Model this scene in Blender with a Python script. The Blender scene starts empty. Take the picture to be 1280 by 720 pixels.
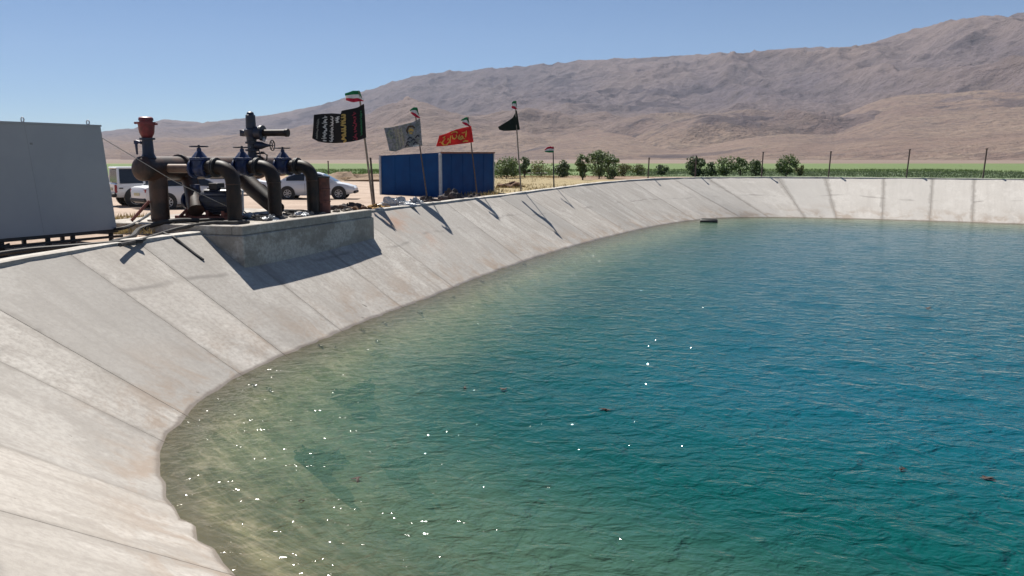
import bpy, math, random
import numpy as np
from mathutils import Vector, Matrix
random.seed(7); rng = np.random.default_rng(7)
R_ = math.radians
scene = bpy.context.scene
col = scene.collection

# ------------------------------------------------------------------ camera
EYE = 5.0
FPX, HOR = 1000.0, 198.0                     # focal length in photo pixels, row of the true horizon
PITCH = math.atan((360 - HOR) / FPX)
cd = bpy.data.cameras.new("camera"); cam = bpy.data.objects.new("camera", cd); col.objects.link(cam)
cam.location = (0, 0, EYE); cam.rotation_euler = (math.pi/2 - PITCH, 0, 0)
cd.sensor_width = 36; cd.lens = 36 * FPX / 1280; cd.clip_start = 0.1; cd.clip_end = 30000
scene.camera = cam

# ------------------------------------------------------------------ sky, sun, exposure
SUN_EL, SUN_AZ = R_(56), R_(-29)             # azimuth from +Y, positive towards +X
world = bpy.data.worlds.new("World"); scene.world = world; world.use_nodes = True
wn = world.node_tree; bg = wn.nodes["Background"]
sk = wn.nodes.new("ShaderNodeTexSky"); sk.sky_type = 'NISHITA'; sk.sun_disc = False
sk.sun_elevation = SUN_EL; sk.sun_rotation = SUN_AZ
sk.altitude = 1500; sk.air_density = 0.85; sk.dust_density = 0.15; sk.ozone_density = 5.0
wn.links.new(sk.outputs[0], bg.inputs[0]); bg.inputs[1].default_value = 0.05
sl = bpy.data.lights.new("sun", 'SUN'); sl.energy = 5.0; sl.angle = R_(0.53); sl.color = (1.0, 0.95, 0.875)
so = bpy.data.objects.new("sun", sl); col.objects.link(so)
sd = Vector((math.sin(SUN_AZ)*math.cos(SUN_EL), math.cos(SUN_AZ)*math.cos(SUN_EL), math.sin(SUN_EL)))
so.rotation_euler = sd.to_track_quat('Z', 'Y').to_euler(); so.location = (0, 0, 60)
scene.view_settings.view_transform = 'Standard'; scene.view_settings.look = 'None'
scene.view_settings.exposure = 0.80; scene.view_settings.gamma = 1.0
scene.render.engine = 'CYCLES'
scene.cycles.max_bounces = 8; scene.cycles.transparent_max_bounces = 12; scene.cycles.volume_bounces = 0
scene.cycles.caustics_reflective = False; scene.cycles.caustics_refractive = False
scene.cycles.use_denoising = True

def ray(px, py):
    c, s = math.cos(PITCH), math.sin(PITCH)
    d = ((px-640)/FPX, 1.0, -(py-360)/FPX)
    return Vector((d[0], d[1]*c + d[2]*s, -d[1]*s + d[2]*c))
def at(px, py, y):
    """world point seen at a photo pixel, at the distance y ahead"""
    d = ray(px, py); k = y / d.y
    return Vector((d.x*k, y, EYE + d.z*k))
def on_z(px, py, z):
    d = ray(px, py); k = (z-EYE)/d.z
    return Vector((d.x*k, d.y*k, z))

# ------------------------------------------------------------------ node helpers
class NT:
    def __init__(s, name):
        s.m = bpy.data.materials.new(name); s.m.use_nodes = True
        s.t = s.m.node_tree; s.b = s.t.nodes["Principled BSDF"]; s.out = s.t.nodes["Material Output"]
    def n(s, typ, props=None, **ins):
        nd = s.t.nodes.new("ShaderNode" + typ)
        for k, v in (props or {}).items(): setattr(nd, k, v)
        for k, v in ins.items():
            key = int(k[1:]) if k[0] == 'i' and k[1:].isdigit() else k.replace('_', ' ')
            s.set(nd.inputs[key], v)
        return nd
    def set(s, sock, v):
        if isinstance(v, bpy.types.NodeSocket): s.t.links.new(v, sock)
        elif isinstance(v, bpy.types.Node): s.t.links.new(v.outputs[0], sock)
        else:
            if sock.type == 'RGBA' and len(v) == 3: v = (*v, 1)
            sock.default_value = v
    def noise(s, vec, scale, detail=4, rough=.55, dist=0.0):
        return s.n("TexNoise", Vector=vec, Scale=float(scale), Detail=float(detail), Roughness=float(rough), Distortion=float(dist)).outputs[0]
    def math(s, op, a, b=0.0, clamp=False):
        return s.n("Math", {'operation': op, 'use_clamp': clamp}, i0=a, i1=b).outputs[0]
    def rng(s, v, a, b, c=0.0, d=1.0, smooth=True):
        return s.n("MapRange", {'interpolation_type': 'SMOOTHSTEP' if smooth else 'LINEAR'}, Value=v, From_Min=float(a), From_Max=float(b), To_Min=float(c), To_Max=float(d)).outputs[0]
    def mix(s, f, a, b, mode='MIX'):
        nd = s.t.nodes.new("ShaderNodeMix"); nd.data_type = 'RGBA'; nd.blend_type = mode
        s.set(nd.inputs[0], f); s.set(nd.inputs[6], a); s.set(nd.inputs[7], b)
        return nd.outputs[2]
    def mapping(s, vec, scale=(1,1,1), rot=(0,0,0), loc=(0,0,0)):
        return s.n("Mapping", Vector=vec, Scale=scale, Rotation=rot, Location=loc).outputs[0]
    def coord(s, which="Object"): return s.n("TexCoord").outputs[which]
    def pos(s): return s.n("NewGeometry").outputs["Position"]
    def attr(s, name, out=0): return s.n("Attribute", {'attribute_name': name}).outputs[out]
    def bump(s, h, strength=.3, dist=.02, normal=None):
        nd = s.n("Bump", Strength=float(strength), Distance=float(dist), Height=h)
        if normal is not None: s.set(nd.inputs["Normal"], normal)
        return nd.outputs[0]
    def done(s, color, rough=.8, normal=None, metal=0.0, spec=None):
        s.set(s.b.inputs["Base Color"], color); s.set(s.b.inputs["Roughness"], rough); s.set(s.b.inputs["Metallic"], metal)
        if normal is not None: s.set(s.b.inputs["Normal"], normal)
        if spec is not None: s.set(s.b.inputs["Specular IOR Level"], spec)
        return s.m

def simple(name, c1, c2=None, scale=3, rough=.6, metal=0.0, bump=.15, dist=.01, spec=None, lo=.35, hi=.65):
    t = NT(name); p = t.coord(); f = t.noise(p, scale, 5, .6)
    c2 = c2 or tuple(x*.8 for x in c1)
    c = t.mix(t.rng(f, lo, hi), c1, c2)
    return t.done(c, rough, t.bump(t.noise(p, scale*6, 4), bump, dist), metal, spec)

# ------------------------------------------------------------------ materials
def concrete_mat(name, ca, cb, panel=True):
    t = NT(name)
    if panel:
        uv = t.coord("UV")
        rnd = t.n("ObjectInfo").outputs["Random"]
        off = t.n("CombineXYZ", X=t.math('MULTIPLY', rnd, 91.0), Y=t.math('MULTIPLY', rnd, 37.0)).outputs[0]
        p = t.n("VectorMath", {'operation': 'ADD'}, i0=uv, i1=off).outputs[0]
    else:
        p = t.coord(); rnd = .5
    big = t.noise(p, .45, 6, .62, .4)
    streak = t.noise(t.mapping(p, (2.6, .22, 1)), 1.0, 6, .65, .3)
    fine = t.noise(p, 9, 6, .7)
    grit = t.noise(p, 60, 4, .7)
    base = t.mix(t.rng(big, .32, .68), ca, cb)
    base = t.mix(t.math('MULTIPLY', t.rng(streak, .44, .66), .7), base, (.255, .228, .198))
    base = t.mix(t.math('MULTIPLY', t.rng(t.noise(t.mapping(p, (.9, .5, 1)), .8, 5, .7), .50, .62), .8), base, (.54, .51, .465))
    base = t.mix(t.rng(fine, .38, .66, .0, .55), base, (.225, .2, .175))
    blotch = t.rng(t.noise(p, 2.2, 5, .75, 1.0), .66, .74)
    base = t.mix(t.math('MULTIPLY', blotch, .75), base, (.17, .15, .13))
    speck = t.rng(t.noise(p, 5.5, 3, .6), .715, .745)
    base = t.mix(t.math('MULTIPLY', speck, .75), base, (.075, .06, .048))
    if panel:
        # one panel a little greyer or paler than the next
        base = t.mix(t.math('MULTIPLY', t.attr('tone', 2), .66), base, (.255, .243, .225))
        rnd2 = t.math('FRACT', t.math('MULTIPLY', rnd, 17.3))
        base = t.mix(t.math('MULTIPLY', rnd2, .22), base, (.46, .42, .375))
        # panels along the far side are mixed paler
        base = t.mix(t.math('MULTIPLY', t.attr('pale', 2), .42), base, (.60, .57, .53))
        # grout smears along the joints
        e = t.attr("edge", 2)
        ed = t.math('ADD', e, t.math('MULTIPLY', t.math('SUBTRACT', t.noise(p, 1.3, 5, .7), .42), .55))
        base = t.mix(t.math('MULTIPLY', t.rng(t.math('SUBTRACT', ed, t.math('MULTIPLY', t.attr('pale', 2), .08)), .19, .0), .55), base, (.20, .18, .157))
        # cold joint left by the pour, wandering across the panel
        sep = t.n("SeparateXYZ", Vector=t.pos()).outputs
        cj = t.math('ABSOLUTE', t.math('SUBTRACT', sep[2], t.math('ADD', 1.05, t.math('MULTIPLY', t.noise(t.pos(), .14, 4), 1.3))))
        cm = t.math('MULTIPLY', t.rng(cj, .075, .0), t.rng(t.noise(p, .5, 2), .45, .6))
        base = t.mix(t.math('MULTIPLY', cm, .6), base, (.17, .155, .14))
        # rust-red run below the flag pole
        rs = t.n("VectorMath", {'operation': 'DISTANCE'}, i0=t.pos(), i1=(-4.75, 34.3, 2.0)).outputs["Value"]
        rf = t.math('MULTIPLY', t.rng(rs, 2.6, .2), t.rng(t.noise(t.pos(), .9, 4), .42, .68))
        base = t.mix(t.math('MULTIPLY', rf, .7), base, (.34, .19, .12))
        br = t.math('MULTIPLY', t.rng(t.math('ADD', sep[2], t.math('MULTIPLY', t.noise(p, .35, 4), .9)), 1.7, .5), t.rng(t.noise(p, .75, 5, .7, .5), .44, .62))
        base = t.mix(t.math('MULTIPLY', br, .62), base, (.27, .20, .145))
        # soaked and silted below the water line
        wl = t.math('ADD', sep[2], t.math('MULTIPLY', t.math('SUBTRACT', t.noise(t.pos(), 1.4, 5, .7), .5), .10))
        wet = t.rng(wl, .075, .02)
        silt = t.mix(t.rng(t.noise(t.pos(), .8, 6, .7, .8), .35, .65), (.58, .50, .37), (.22, .19, .135))
        silt = t.mix(t.rng(t.noise(t.pos(), 3.2, 5, .7), .55, .7, 0, .6), silt, (.50, .45, .33))
        wetc = t.mix(.75, base, (.185, .152, .118))
        under = t.mix(t.rng(t.math('ADD', sep[2], t.math('MULTIPLY', t.noise(t.pos(), .6, 4), .3)), -.02, -.45), wetc, silt)
        base = t.mix(wet, base, under)
        rough = t.rng(wet, 0, 1, .9, .35)
    else:
        rough = .9
    h = t.math('ADD', t.math('MULTIPLY', fine, .6), t.math('ADD', t.math('MULTIPLY', grit, .25), t.math('MULTIPLY', streak, .8)))
    nrm = t.bump(h, .55, .02)
    return t.done(base, rough, nrm)

M = {}
M['concrete'] = concrete_mat('poured concrete panels', (.455, .424, .383), (.352, .323, .285))
M['coping'] = concrete_mat('pale concrete lip', (.50, .48, .44), (.42, .40, .365), panel=False)
M['plinth'] = concrete_mat('old grey concrete', (.40, .365, .315), (.30, .275, .24), panel=False)
M['joint'] = simple('dark joint filler', (.15, .135, .118), (.22, .2, .175), 2, .95)
M['pond_bed'] = simple('silty pond bed', (.20, .19, .13), (.3, .27, .18), .4, .95)

def ground_mat():
    t = NT('dry plain'); p = t.pos(); s = t.n("SeparateXYZ", Vector=p).outputs
    X, Y = s[0], s[1]
    n1 = t.noise(p, .05, 6, .6); n2 = t.noise(p, .5, 6, .65); n3 = t.noise(p, 4, 5, .7)
    w = t.math('MULTIPLY', t.math('SUBTRACT', n1, .5), 26.0)
    w2 = t.math('MULTIPLY', t.math('SUBTRACT', n2, .5), 7.0)
    dirt = t.mix(t.rng(n2, .35, .65), (.37, .285, .222), (.29, .215, .165))
    dirt = t.mix(t.rng(n3, .45, .7, 0, .5), dirt, (.43, .35, .28))
    # dry yellow grass behind the rim
    gy = t.math('MULTIPLY', t.rng(t.math('ADD', X, w2), -5, -1), t.rng(t.math('ADD', Y, w2), 46, 50))
    dry = t.mix(t.rng(n3, .35, .65), (.29, .225, .105), (.20, .165, .08))
    c = t.mix(t.math('MULTIPLY', gy, .9), dirt, dry)
    # reddish ploughed strip in front of the crop
    y0 = t.rng(X, 6, 34, 97, 62, smooth=False)
    Yw = t.math('ADD', Y, w2)
    d0 = t.math('SUBTRACT', Yw, y0)
    soil = t.mix(t.rng(n3, .4, .65), (.16, .10, .07), (.24, .16, .11))
    c = t.mix(t.math('MULTIPLY', t.math('MULTIPLY', t.rng(d0, -26, -19), t.rng(X, 2, 8)), .9), c, soil)
    c = t.mix(t.math('MULTIPLY', t.math('MULTIPLY', t.rng(d0, -16, -8), t.rng(X, -3, -9)), .6), c, (.30, .18, .09))
    # green crop: duller and darker near, fresher beyond
    green = t.mix(t.rng(t.noise(t.mapping(p, (.05, .5, 1)), 1, 4), .4, .6), (.10, .148, .042), (.082, .122, .035))
    near = t.mix(t.rng(n2, .4, .6), (.088, .128, .055), (.074, .108, .046))
    gr = t.mix(t.rng(t.math('ADD', Y, w2), 118, 130), t.mix(t.rng(X, 8, 25), green, near), green)
    far_edge = t.math('ADD', Y, t.math('MULTIPLY', w, .4))
    fm = t.math('MULTIPLY', t.rng(d0, 0, 2), t.rng(far_edge, 345, 325))
    c = t.mix(fm, c, gr)
    # open steppe beyond
    st = t.mix(t.rng(t.noise(p, .008, 6, .6), .35, .65), (.18, .135, .105), (.145, .106, .083))
    st = t.mix(t.rng(t.noise(t.mapping(p, (.3, 1, 1)), .02, 4), .52, .6, 0, .6), st, (.19, .13, .10))
    c = t.mix(t.rng(far_edge, 338, 355), c, st)
    return t.done(c, .95, t.bump(t.math('ADD', n3, t.math('MULTIPLY', n2, 2.0)), .6, .08))
M['ground'] = ground_mat()

def water_mat():
    t = NT('pond water')
    p = t.pos()
    dep = t.attr("depth", 2)
    # wind ripples
    pr = t.mapping(p, (1.0, 1.35, 1), (0, 0, R_(28)))
    r1 = t.noise(pr, 1.9, 3, .55, .5); r2 = t.noise(pr, 5.2, 2, .5, .4); r3 = t.noise(p, 17, 2, .5)
    h = t.math('ADD', t.math('MULTIPLY', r1, .19), t.math('ADD', t.math('MULTIPLY', r2, .046), t.math('MULTIPLY', r3, .004)))
    nrm = t.bump(h, 1.0, .40)
    # small flat facets of the chop, tilted every which way, that now and then flash the sun
    vf = t.n("TexVoronoi", {'feature': 'F1'}, Vector=pr, Scale=11.0, Randomness=1.0)
    vc = t.n("SeparateXYZ", Vector=vf.outputs["Color"]).outputs
    tilt = t.n("CombineXYZ", X=t.math('MULTIPLY', t.math('SUBTRACT', vc[0], .5), .95), Y=t.math('MULTIPLY', t.math('SUBTRACT', vc[1], .55), .95)).outputs[0]
    on = t.math('MULTIPLY', t.math('GREATER_THAN', vc[2], .84), t.math('LESS_THAN', vf.outputs["Distance"], t.rng(vc[2], .84, 1.0, .05, .22, smooth=False)))
    gn = t.n("VectorMath", {'operation': 'NORMALIZE'}, i0=t.n("VectorMath", {'operation': 'ADD'}, i0=nrm, i1=t.n("VectorMath", {'operation': 'SCALE'}, i0=tilt, Scale=on).outputs[0]).outputs[0]).outputs[0]
    # turbid water: what it scatters back, thickening with depth
    vary = t.noise(p, .10, 4, .55)
    shallow = t.mix(t.rng(vary, .35, .65), (.075, .130, .078), (.055, .120, .080))
    deep = t.mix(t.rng(vary, .3, .7), (.001, .062, .050), (.001, .053, .048))
    deep = t.mix(t.rng(dep, 3.2, 8.5), deep, (.001, .066, .090))  # bluer away from the bank: reflected sky painted into the body colour
    body = t.mix(t.rng(dep, .9, 4.2), shallow, deep)
    silt = t.noise(t.mapping(p, (1, 1.3, 1), (0, 0, R_(35))), .45, 5, .65, .6)
    cloud = t.math('MULTIPLY', t.math('SUBTRACT', silt, .5), .55)
    tau = t.math('MULTIPLY', t.math('ADD', dep, t.math('MULTIPLY', cloud, t.rng(dep, 0, .4))), -.62)
    fac = t.math('SUBTRACT', 1.0, t.math('POWER', 2.71828, tau), clamp=True)
    # caustic light lines painted into the water's transparent colour over the shallows
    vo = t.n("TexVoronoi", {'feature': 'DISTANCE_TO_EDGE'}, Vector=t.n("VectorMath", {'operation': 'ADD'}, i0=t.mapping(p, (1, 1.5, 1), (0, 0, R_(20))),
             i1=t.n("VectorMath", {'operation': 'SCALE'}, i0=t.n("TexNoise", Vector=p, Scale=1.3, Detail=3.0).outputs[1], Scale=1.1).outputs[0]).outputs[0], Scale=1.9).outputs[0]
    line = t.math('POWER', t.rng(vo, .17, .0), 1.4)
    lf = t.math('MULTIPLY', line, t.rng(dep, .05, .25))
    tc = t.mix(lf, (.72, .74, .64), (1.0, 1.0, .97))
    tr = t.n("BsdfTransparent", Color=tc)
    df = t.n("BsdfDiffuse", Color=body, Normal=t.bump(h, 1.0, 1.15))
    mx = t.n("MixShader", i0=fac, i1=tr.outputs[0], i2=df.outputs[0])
    gl = t.n("BsdfGlossy", Color=(1, 1, 1), Roughness=.075, Normal=gn)
    fr = t.n("Fresnel", IOR=1.333, Normal=nrm)
    ms = t.n("MixShader", i0=t.math('MULTIPLY', fr.outputs[0], .70), i1=mx.outputs[0], i2=gl.outputs[0])
    t.t.links.new(ms.outputs[0], t.out.inputs[0])
    return t.m
M['water'] = water_mat()

def mountain_mat():
    t = NT('bare mountain'); p = t.pos(); s = t.n("SeparateXYZ", Vector=p).outputs
    hgt = t.attr("hgt", 2); rock = t.attr("rock", 2); gul = t.attr("gully", 2)
    n1 = t.noise(p, .0022, 7, .62, .3); n2 = t.noise(p, .011, 7, .68); n3 = t.noise(p, .05, 5, .7)
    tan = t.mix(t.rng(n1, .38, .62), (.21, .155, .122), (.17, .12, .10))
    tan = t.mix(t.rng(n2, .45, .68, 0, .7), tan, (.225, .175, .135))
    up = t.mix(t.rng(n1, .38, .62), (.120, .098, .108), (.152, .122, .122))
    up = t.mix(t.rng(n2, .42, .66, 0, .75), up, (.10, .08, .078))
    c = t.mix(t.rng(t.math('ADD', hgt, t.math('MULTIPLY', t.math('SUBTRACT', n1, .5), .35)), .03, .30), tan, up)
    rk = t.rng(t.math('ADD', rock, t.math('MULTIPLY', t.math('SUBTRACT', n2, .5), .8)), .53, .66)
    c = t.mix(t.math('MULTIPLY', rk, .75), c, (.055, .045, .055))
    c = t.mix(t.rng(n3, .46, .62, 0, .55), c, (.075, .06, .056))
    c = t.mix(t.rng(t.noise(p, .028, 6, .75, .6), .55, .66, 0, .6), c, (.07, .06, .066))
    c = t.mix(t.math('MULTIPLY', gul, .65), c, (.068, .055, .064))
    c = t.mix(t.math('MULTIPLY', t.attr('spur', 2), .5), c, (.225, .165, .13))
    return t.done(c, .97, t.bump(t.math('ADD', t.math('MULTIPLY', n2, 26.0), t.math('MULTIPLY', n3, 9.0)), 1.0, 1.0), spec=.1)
M['mountain'] = mountain_mat()

M['rust_pipe'] = simple('rust brown painted steel', (.075, .035, .021), (.024, .015, .011), 2.6, .55, 0, .3, .01)
M['stub'] = simple('primer brown pipe', (.20, .125, .09), (.15, .09, .065), 5, .5)
M['black_pipe'] = simple('tar black pipe', (.009, .0085, .0085), (.036, .021, .014), 2.2, .55, 0, .25, .01, .3)
M['blue_iron'] = simple('dark blue cast iron', (.014, .03, .10), (.008, .016, .05), 6, .4)
M['deep_iron'] = simple('blackened blue iron', (.014, .02, .045), (.02, .022, .03), 6, .45)
M['red_iron'] = simple('red cast iron', (.21, .02, .022), (.12, .014, .016), 7, .45)
M['red_frame'] = simple('faded red steel frame', (.22, .07, .05), (.14, .05, .04), 5, .7)
M['rust_drum'] = simple('rusty red drum', (.16, .055, .04), (.085, .035, .028), 5, .8)
M['grey_steel'] = simple('plain grey sheet steel', (.31, .325, .34), (.285, .30, .318), .7, .5, 0, .06, .02)
M['grey_stain'] = simple('scuffed grey', (.16, .165, .17), (.2, .2, .2), 9, .8)
M['black_steel'] = simple('black steel', (.016, .016, .017), (.03, .027, .025), 6, .6)
M['hose'] = simple('black hose', (.012, .012, .012), (.024, .022, .021), 3, .7)
M['hose_grey'] = simple('dusty hose', (.075, .07, .065), (.03, .028, .026), 4, .85)
M['rope'] = simple('pale rope', (.42, .39, .34), None, 20, .8)
M['blue_sheet'] = simple('blue sheet metal', (.003, .050, .172), (.003, .041, .145), 1.5, .6, 0, .08, .01, .15)
M['trim'] = simple('galvanised corner trim', (.42, .44, .46), (.33, .34, .36), 5, .5)
M['roof_edge'] = simple('rusty orange roof edge', (.30, .12, .06), (.2, .085, .05), 5, .8)
M['foil'] = simple('silver plastic sheeting', (.50, .52, .54), (.3, .32, .34), 6, .32, .15, .8, .03)
M['dark_cloth'] = simple('dark rags', (.03, .028, .032), (.09, .07, .065), 5, .9, 0, .8, .03)
M['soil'] = simple('dug brown soil', (.19, .11, .065), (.12, .07, .045), 4, .95, 0, 1, .05)
M['bank_soil'] = simple('dry bank soil', (.25, .18, .12), (.18, .125, .08), 1.5, .95, 0, 1, .08)
M['straw'] = simple('straw coloured litter', (.42, .27, .10), (.30, .17, .06), 6, .95, 0, 1, .05)
M['wood'] = simple('weathered pole wood', (.33, .27, .21), (.22, .175, .13), 9, .85)
M['dark_pole'] = simple('dark steel pole', (.06, .045, .04), (.10, .07, .055), 8, .7)
M['post'] = simple('rusted fence post', (.075, .055, .05), (.11, .075, .06), 8, .8)
M['car_white'] = simple('white car paint', (.72, .73, .74), (.70, .71, .72), 1, .28, 0, .0)
M['car_silver'] = simple('silver white car paint', (.60, .62, .65), (.58, .60, .63), 1, .3, .1, .0)
M['glass'] = simple('tinted car glass', (.03, .036, .045), (.025, .03, .038), 1, .08, 0, 0)
M['tyre'] = simple('tyre rubber', (.02, .02, .02), (.035, .033, .03), 8, .9)
M['rim'] = simple('alloy rim', (.45, .46, .48), (.3, .31, .33), 8, .35, .6)
M['dark_trim'] = simple('black plastic trim', (.018, .018, .02), None, 5, .6)
M['lamp_red'] = simple('red lamp lens', (.28, .015, .02), (.2, .01, .015), 5, .25)
M['lamp_white'] = simple('clear lamp lens', (.6, .62, .64), None, 5, .2)
M['plate'] = simple('pale number plate', (.55, .5, .3), None, 5, .5)
M['bark'] = simple('bark', (.10, .075, .055), (.06, .045, .035), 6, .95)
M['pale_board'] = simple('bleached board', (.62, .60, .55), (.5, .48, .44), 2, .7)
def leaf_mat(name, a, b):
    t = NT(name); p = t.pos(); f = t.noise(p, 2.3, 3, .6); r = t.attr("tone", 2)
    c = t.mix(t.math('ADD', t.math('MULTIPLY', f, .5), t.math('MULTIPLY', r, .5), clamp=True), a, b)
    m = t.done(c, .6)
    t.set(t.b.inputs["Transmission Weight"], 0.0)
    tl = t.n("BsdfTranslucent", Color=c); ms = t.n("MixShader", i0=.3, i1=t.b.outputs[0], i2=tl.outputs[0])
    t.t.links.new(ms.outputs[0], t.out.inputs[0]); return m
M['leaf_green'] = leaf_mat('mid green leaves', (.05, .09, .025), (.14, .19, .06))
M['leaf_dark'] = leaf_mat('dark green leaves', (.03, .06, .02), (.09, .13, .045))
M['leaf_olive'] = leaf_mat('olive yellow leaves', (.075, .09, .028), (.18, .19, .07))
M['dry_blade'] = leaf_mat('dry grass blades', (.20, .15, .065), (.34, .265, .125))
M['crop_blade'] = leaf_mat('crop blades', (.085, .13, .038), (.115, .165, .05))
M['crop_dull'] = leaf_mat('dull crop blades', (.085, .118, .055), (.115, .152, .07))
M['weed'] = simple('drowned weed', (.012, .02, .015), (.025, .035, .022), 4, .9)
M['leaf_brown'] = simple('dead leaf', (.055, .03, .02), (.03, .018, .013), 9, .8)
M['stone'] = simple('rubble stone', (.30, .27, .235), (.2, .18, .155), 5, .95, 0, .8, .03)
M['stone_dark'] = simple('wet dark stone', (.05, .04, .032), (.09, .07, .055), 6, .6)
def cloth(name, c, c2=None, scale=6):
    t = NT(name); p = t.coord(); f = t.noise(p, scale, 4)
    cc = t.mix(t.rng(f, .35, .65), c, c2 or tuple(x*.82 for x in c))
    m = t.done(cc, .85); tl = t.n("BsdfTranslucent", Color=cc); ms = t.n("MixShader", i0=.25, i1=t.b.outputs[0], i2=tl.outputs[0])
    t.t.links.new(ms.outputs[0], t.out.inputs[0]); return m
M['c_black'] = cloth('black flag cloth', (.010, .011, .013)); M['c_green'] = cloth('green flag cloth', (.012, .19, .075))
M['c_white'] = cloth('white flag cloth', (.72, .72, .72)); M['c_red'] = cloth('red stripe cloth', (.50, .018, .06))
M['c_bred'] = cloth('bright red flag cloth', (.62, .022, .022)); M['c_dgreen'] = cloth('black green pennant cloth', (.012, .022, .013))
M['i_white'] = cloth('white print', (.66, .68, .66)); M['i_yellow'] = cloth('yellow print', (.62, .43, .13)); M['i_dred'] = cloth('dark red print', (.30, .035, .06))
M['i_green'] = cloth('green print', (.025, .17, .07)); M['i_grey'] = cloth('grey print', (.20, .21, .19))
M['i_gold'] = cloth('gold print', (.72, .47, .10)); M['i_pale'] = cloth('pale green print', (.40, .43, .33)); M['i_dark'] = cloth('dark print', (.06, .065, .085))
M['i_brown'] = cloth('brown print', (.10, .07, .045))
M['c_grey'] = cloth('grey printed cloth', (.30, .305, .34), (.17, .19, .175), 9)

# ------------------------------------------------------------------ mesh builder
class MB:
    def __init__(s): s.v = []; s.f = []
    def add(s, vs, fs):
        o = len(s.v); s.v += [tuple(v) for v in vs]; s.f += [tuple(i+o for i in f) for f in fs]; return s
    def box(s, c, d, rot=None):
        c = Vector(c); h = Vector(d)/2; R = rot if isinstance(rot, Matrix) else (Matrix.Rotation(rot, 3, 'Z') if rot else Matrix.Identity(3))
        vs = [c + R @ Vector((x*h.x, y*h.y, z*h.z)) for x, y, z in ((-1,-1,-1),(1,-1,-1),(1,1,-1),(-1,1,-1),(-1,-1,1),(1,-1,1),(1,1,1),(-1,1,1))]
        return s.add(vs, [(0,3,2,1),(4,5,6,7),(0,1,5,4),(1,2,6,5),(2,3,7,6),(3,0,4,7)])
    def bbox(s, c, d, b, rot=None):
        """box with chamfered edges"""
        c = Vector(c); h = Vector(d)/2; R = rot if isinstance(rot, Matrix) else (Matrix.Rotation(rot, 3, 'Z') if rot else Matrix.Identity(3))
        rings = []
        for z, i in ((-h.z, b), (-h.z+b, 0), (h.z-b, 0), (h.z, b)):
            x, y = h.x - i, h.y - i
            bb = b
            rings.append([c + R @ Vector(q) for q in ((-x+bb,-y,z),(x-bb,-y,z),(x,-y+bb,z),(x,y-bb,z),(x-bb,y,z),(-x+bb,y,z),(-x,y-bb,z),(-x,-y+bb,z))])
        return s.loft(rings, cap=True)
    def loft(s, rings, cap=True, closed=True):
        n = len(rings[0]); o = len(s.v)
        for r in rings: s.v += [tuple(p) for p in r]
        for i in range(len(rings)-1):
            for j in range(n if closed else n-1):
                a, b = o+i*n+j, o+i*n+(j+1) % n
                s.f.append((a, b, b+n, a+n))
        if cap:
            s.f.append(tuple(o+j for j in range(n-1, -1, -1))); s.f.append(tuple(o+(len(rings)-1)*n+j for j in range(n)))
        return s
    def tube(s, pts, r, seg=12, cap=True):
        pts = [Vector(p) for p in pts]; rs = r if isinstance(r, (list, tuple)) else [r]*len(pts)
        rings = []; up = None
        for i, p in enumerate(pts):
            d = (pts[min(i+1, len(pts)-1)] - pts[max(i-1, 0)]).normalized()
            if up is None: up = Vector((0,0,1)) if abs(d.z) < .9 else Vector((1,0,0))
            x = d.cross(up).normalized(); y = x.cross(d).normalized(); up = y
            rings.append([p + (x*math.cos(a) + y*math.sin(a))*rs[i] for a in [2*math.pi*k/seg for k in range(seg)]])
        return s.loft(rings, cap)
    def lathe(s, base, axis, prof, seg=16):
        """prof: list of (distance along axis, radius)"""
        b = Vector(base); a = Vector(axis).normalized()
        return s.tube_ring([(b + a*t, r) for t, r in prof], a, seg)
    def tube_ring(s, pr, a, seg):
        up = Vector((0,0,1)) if abs(a.z) < .9 else Vector((1,0,0))
        x = a.cross(up).normalized(); y = x.cross(a).normalized()
        return s.loft([[p + (x*math.cos(q) + y*math.sin(q))*r for q in [2*math.pi*k/seg for k in range(seg)]] for p, r in pr], True)
    def ring(s, c, axis, R, r, seg=24, m=6):
        a = Vector(axis).normalized(); up = Vector((0,0,1)) if abs(a.z) < .9 else Vector((1,0,0))
        x = a.cross(up).normalized(); y = x.cross(a).normalized(); c = Vector(c); o = len(s.v)
        for i in range(seg):
            d = x*math.cos(2*math.pi*i/seg) + y*math.sin(2*math.pi*i/seg)
            for j in range(m):
                q = 2*math.pi*j/m; s.v.append(tuple(c + d*(R + r*math.cos(q)) + a*(r*math.sin(q))))
        for i in range(seg):
            for j in range(m):
                s.f.append((o+i*m+j, o+((i+1) % seg)*m+j, o+((i+1) % seg)*m+(j+1) % m, o+i*m+(j+1) % m))
        return s
    def blob(s, c, d, seed=0, rough=.2, nu=14, nv=8, flat=None):
        r = random.Random(seed); c = Vector(c); rings = []
        ph = [r.uniform(0, 6.28) for _ in range(6)]
        for i in range(nv+1):
            th = math.pi*(i/nv); ring = []
            for j in range(nu):
                a = 2*math.pi*j/nu
                k = 1 + rough*(.5*math.sin(3*a+ph[0]+2*th) + .4*math.sin(5*a+ph[1]-3*th) + .4*math.sin(2*th*2+ph[2]+a)) + r.uniform(-.35, .35)*rough
                st = max(math.sin(th), .02)
                z = math.cos(th)*k
                if flat is not None: z = max(z, flat)
                ring.append(c + Vector((d[0]/2*st*math.cos(a)*k, d[1]/2*st*math.sin(a)*k, d[2]/2*z)))
            rings.append(ring)
        return s.loft(rings, True)

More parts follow.
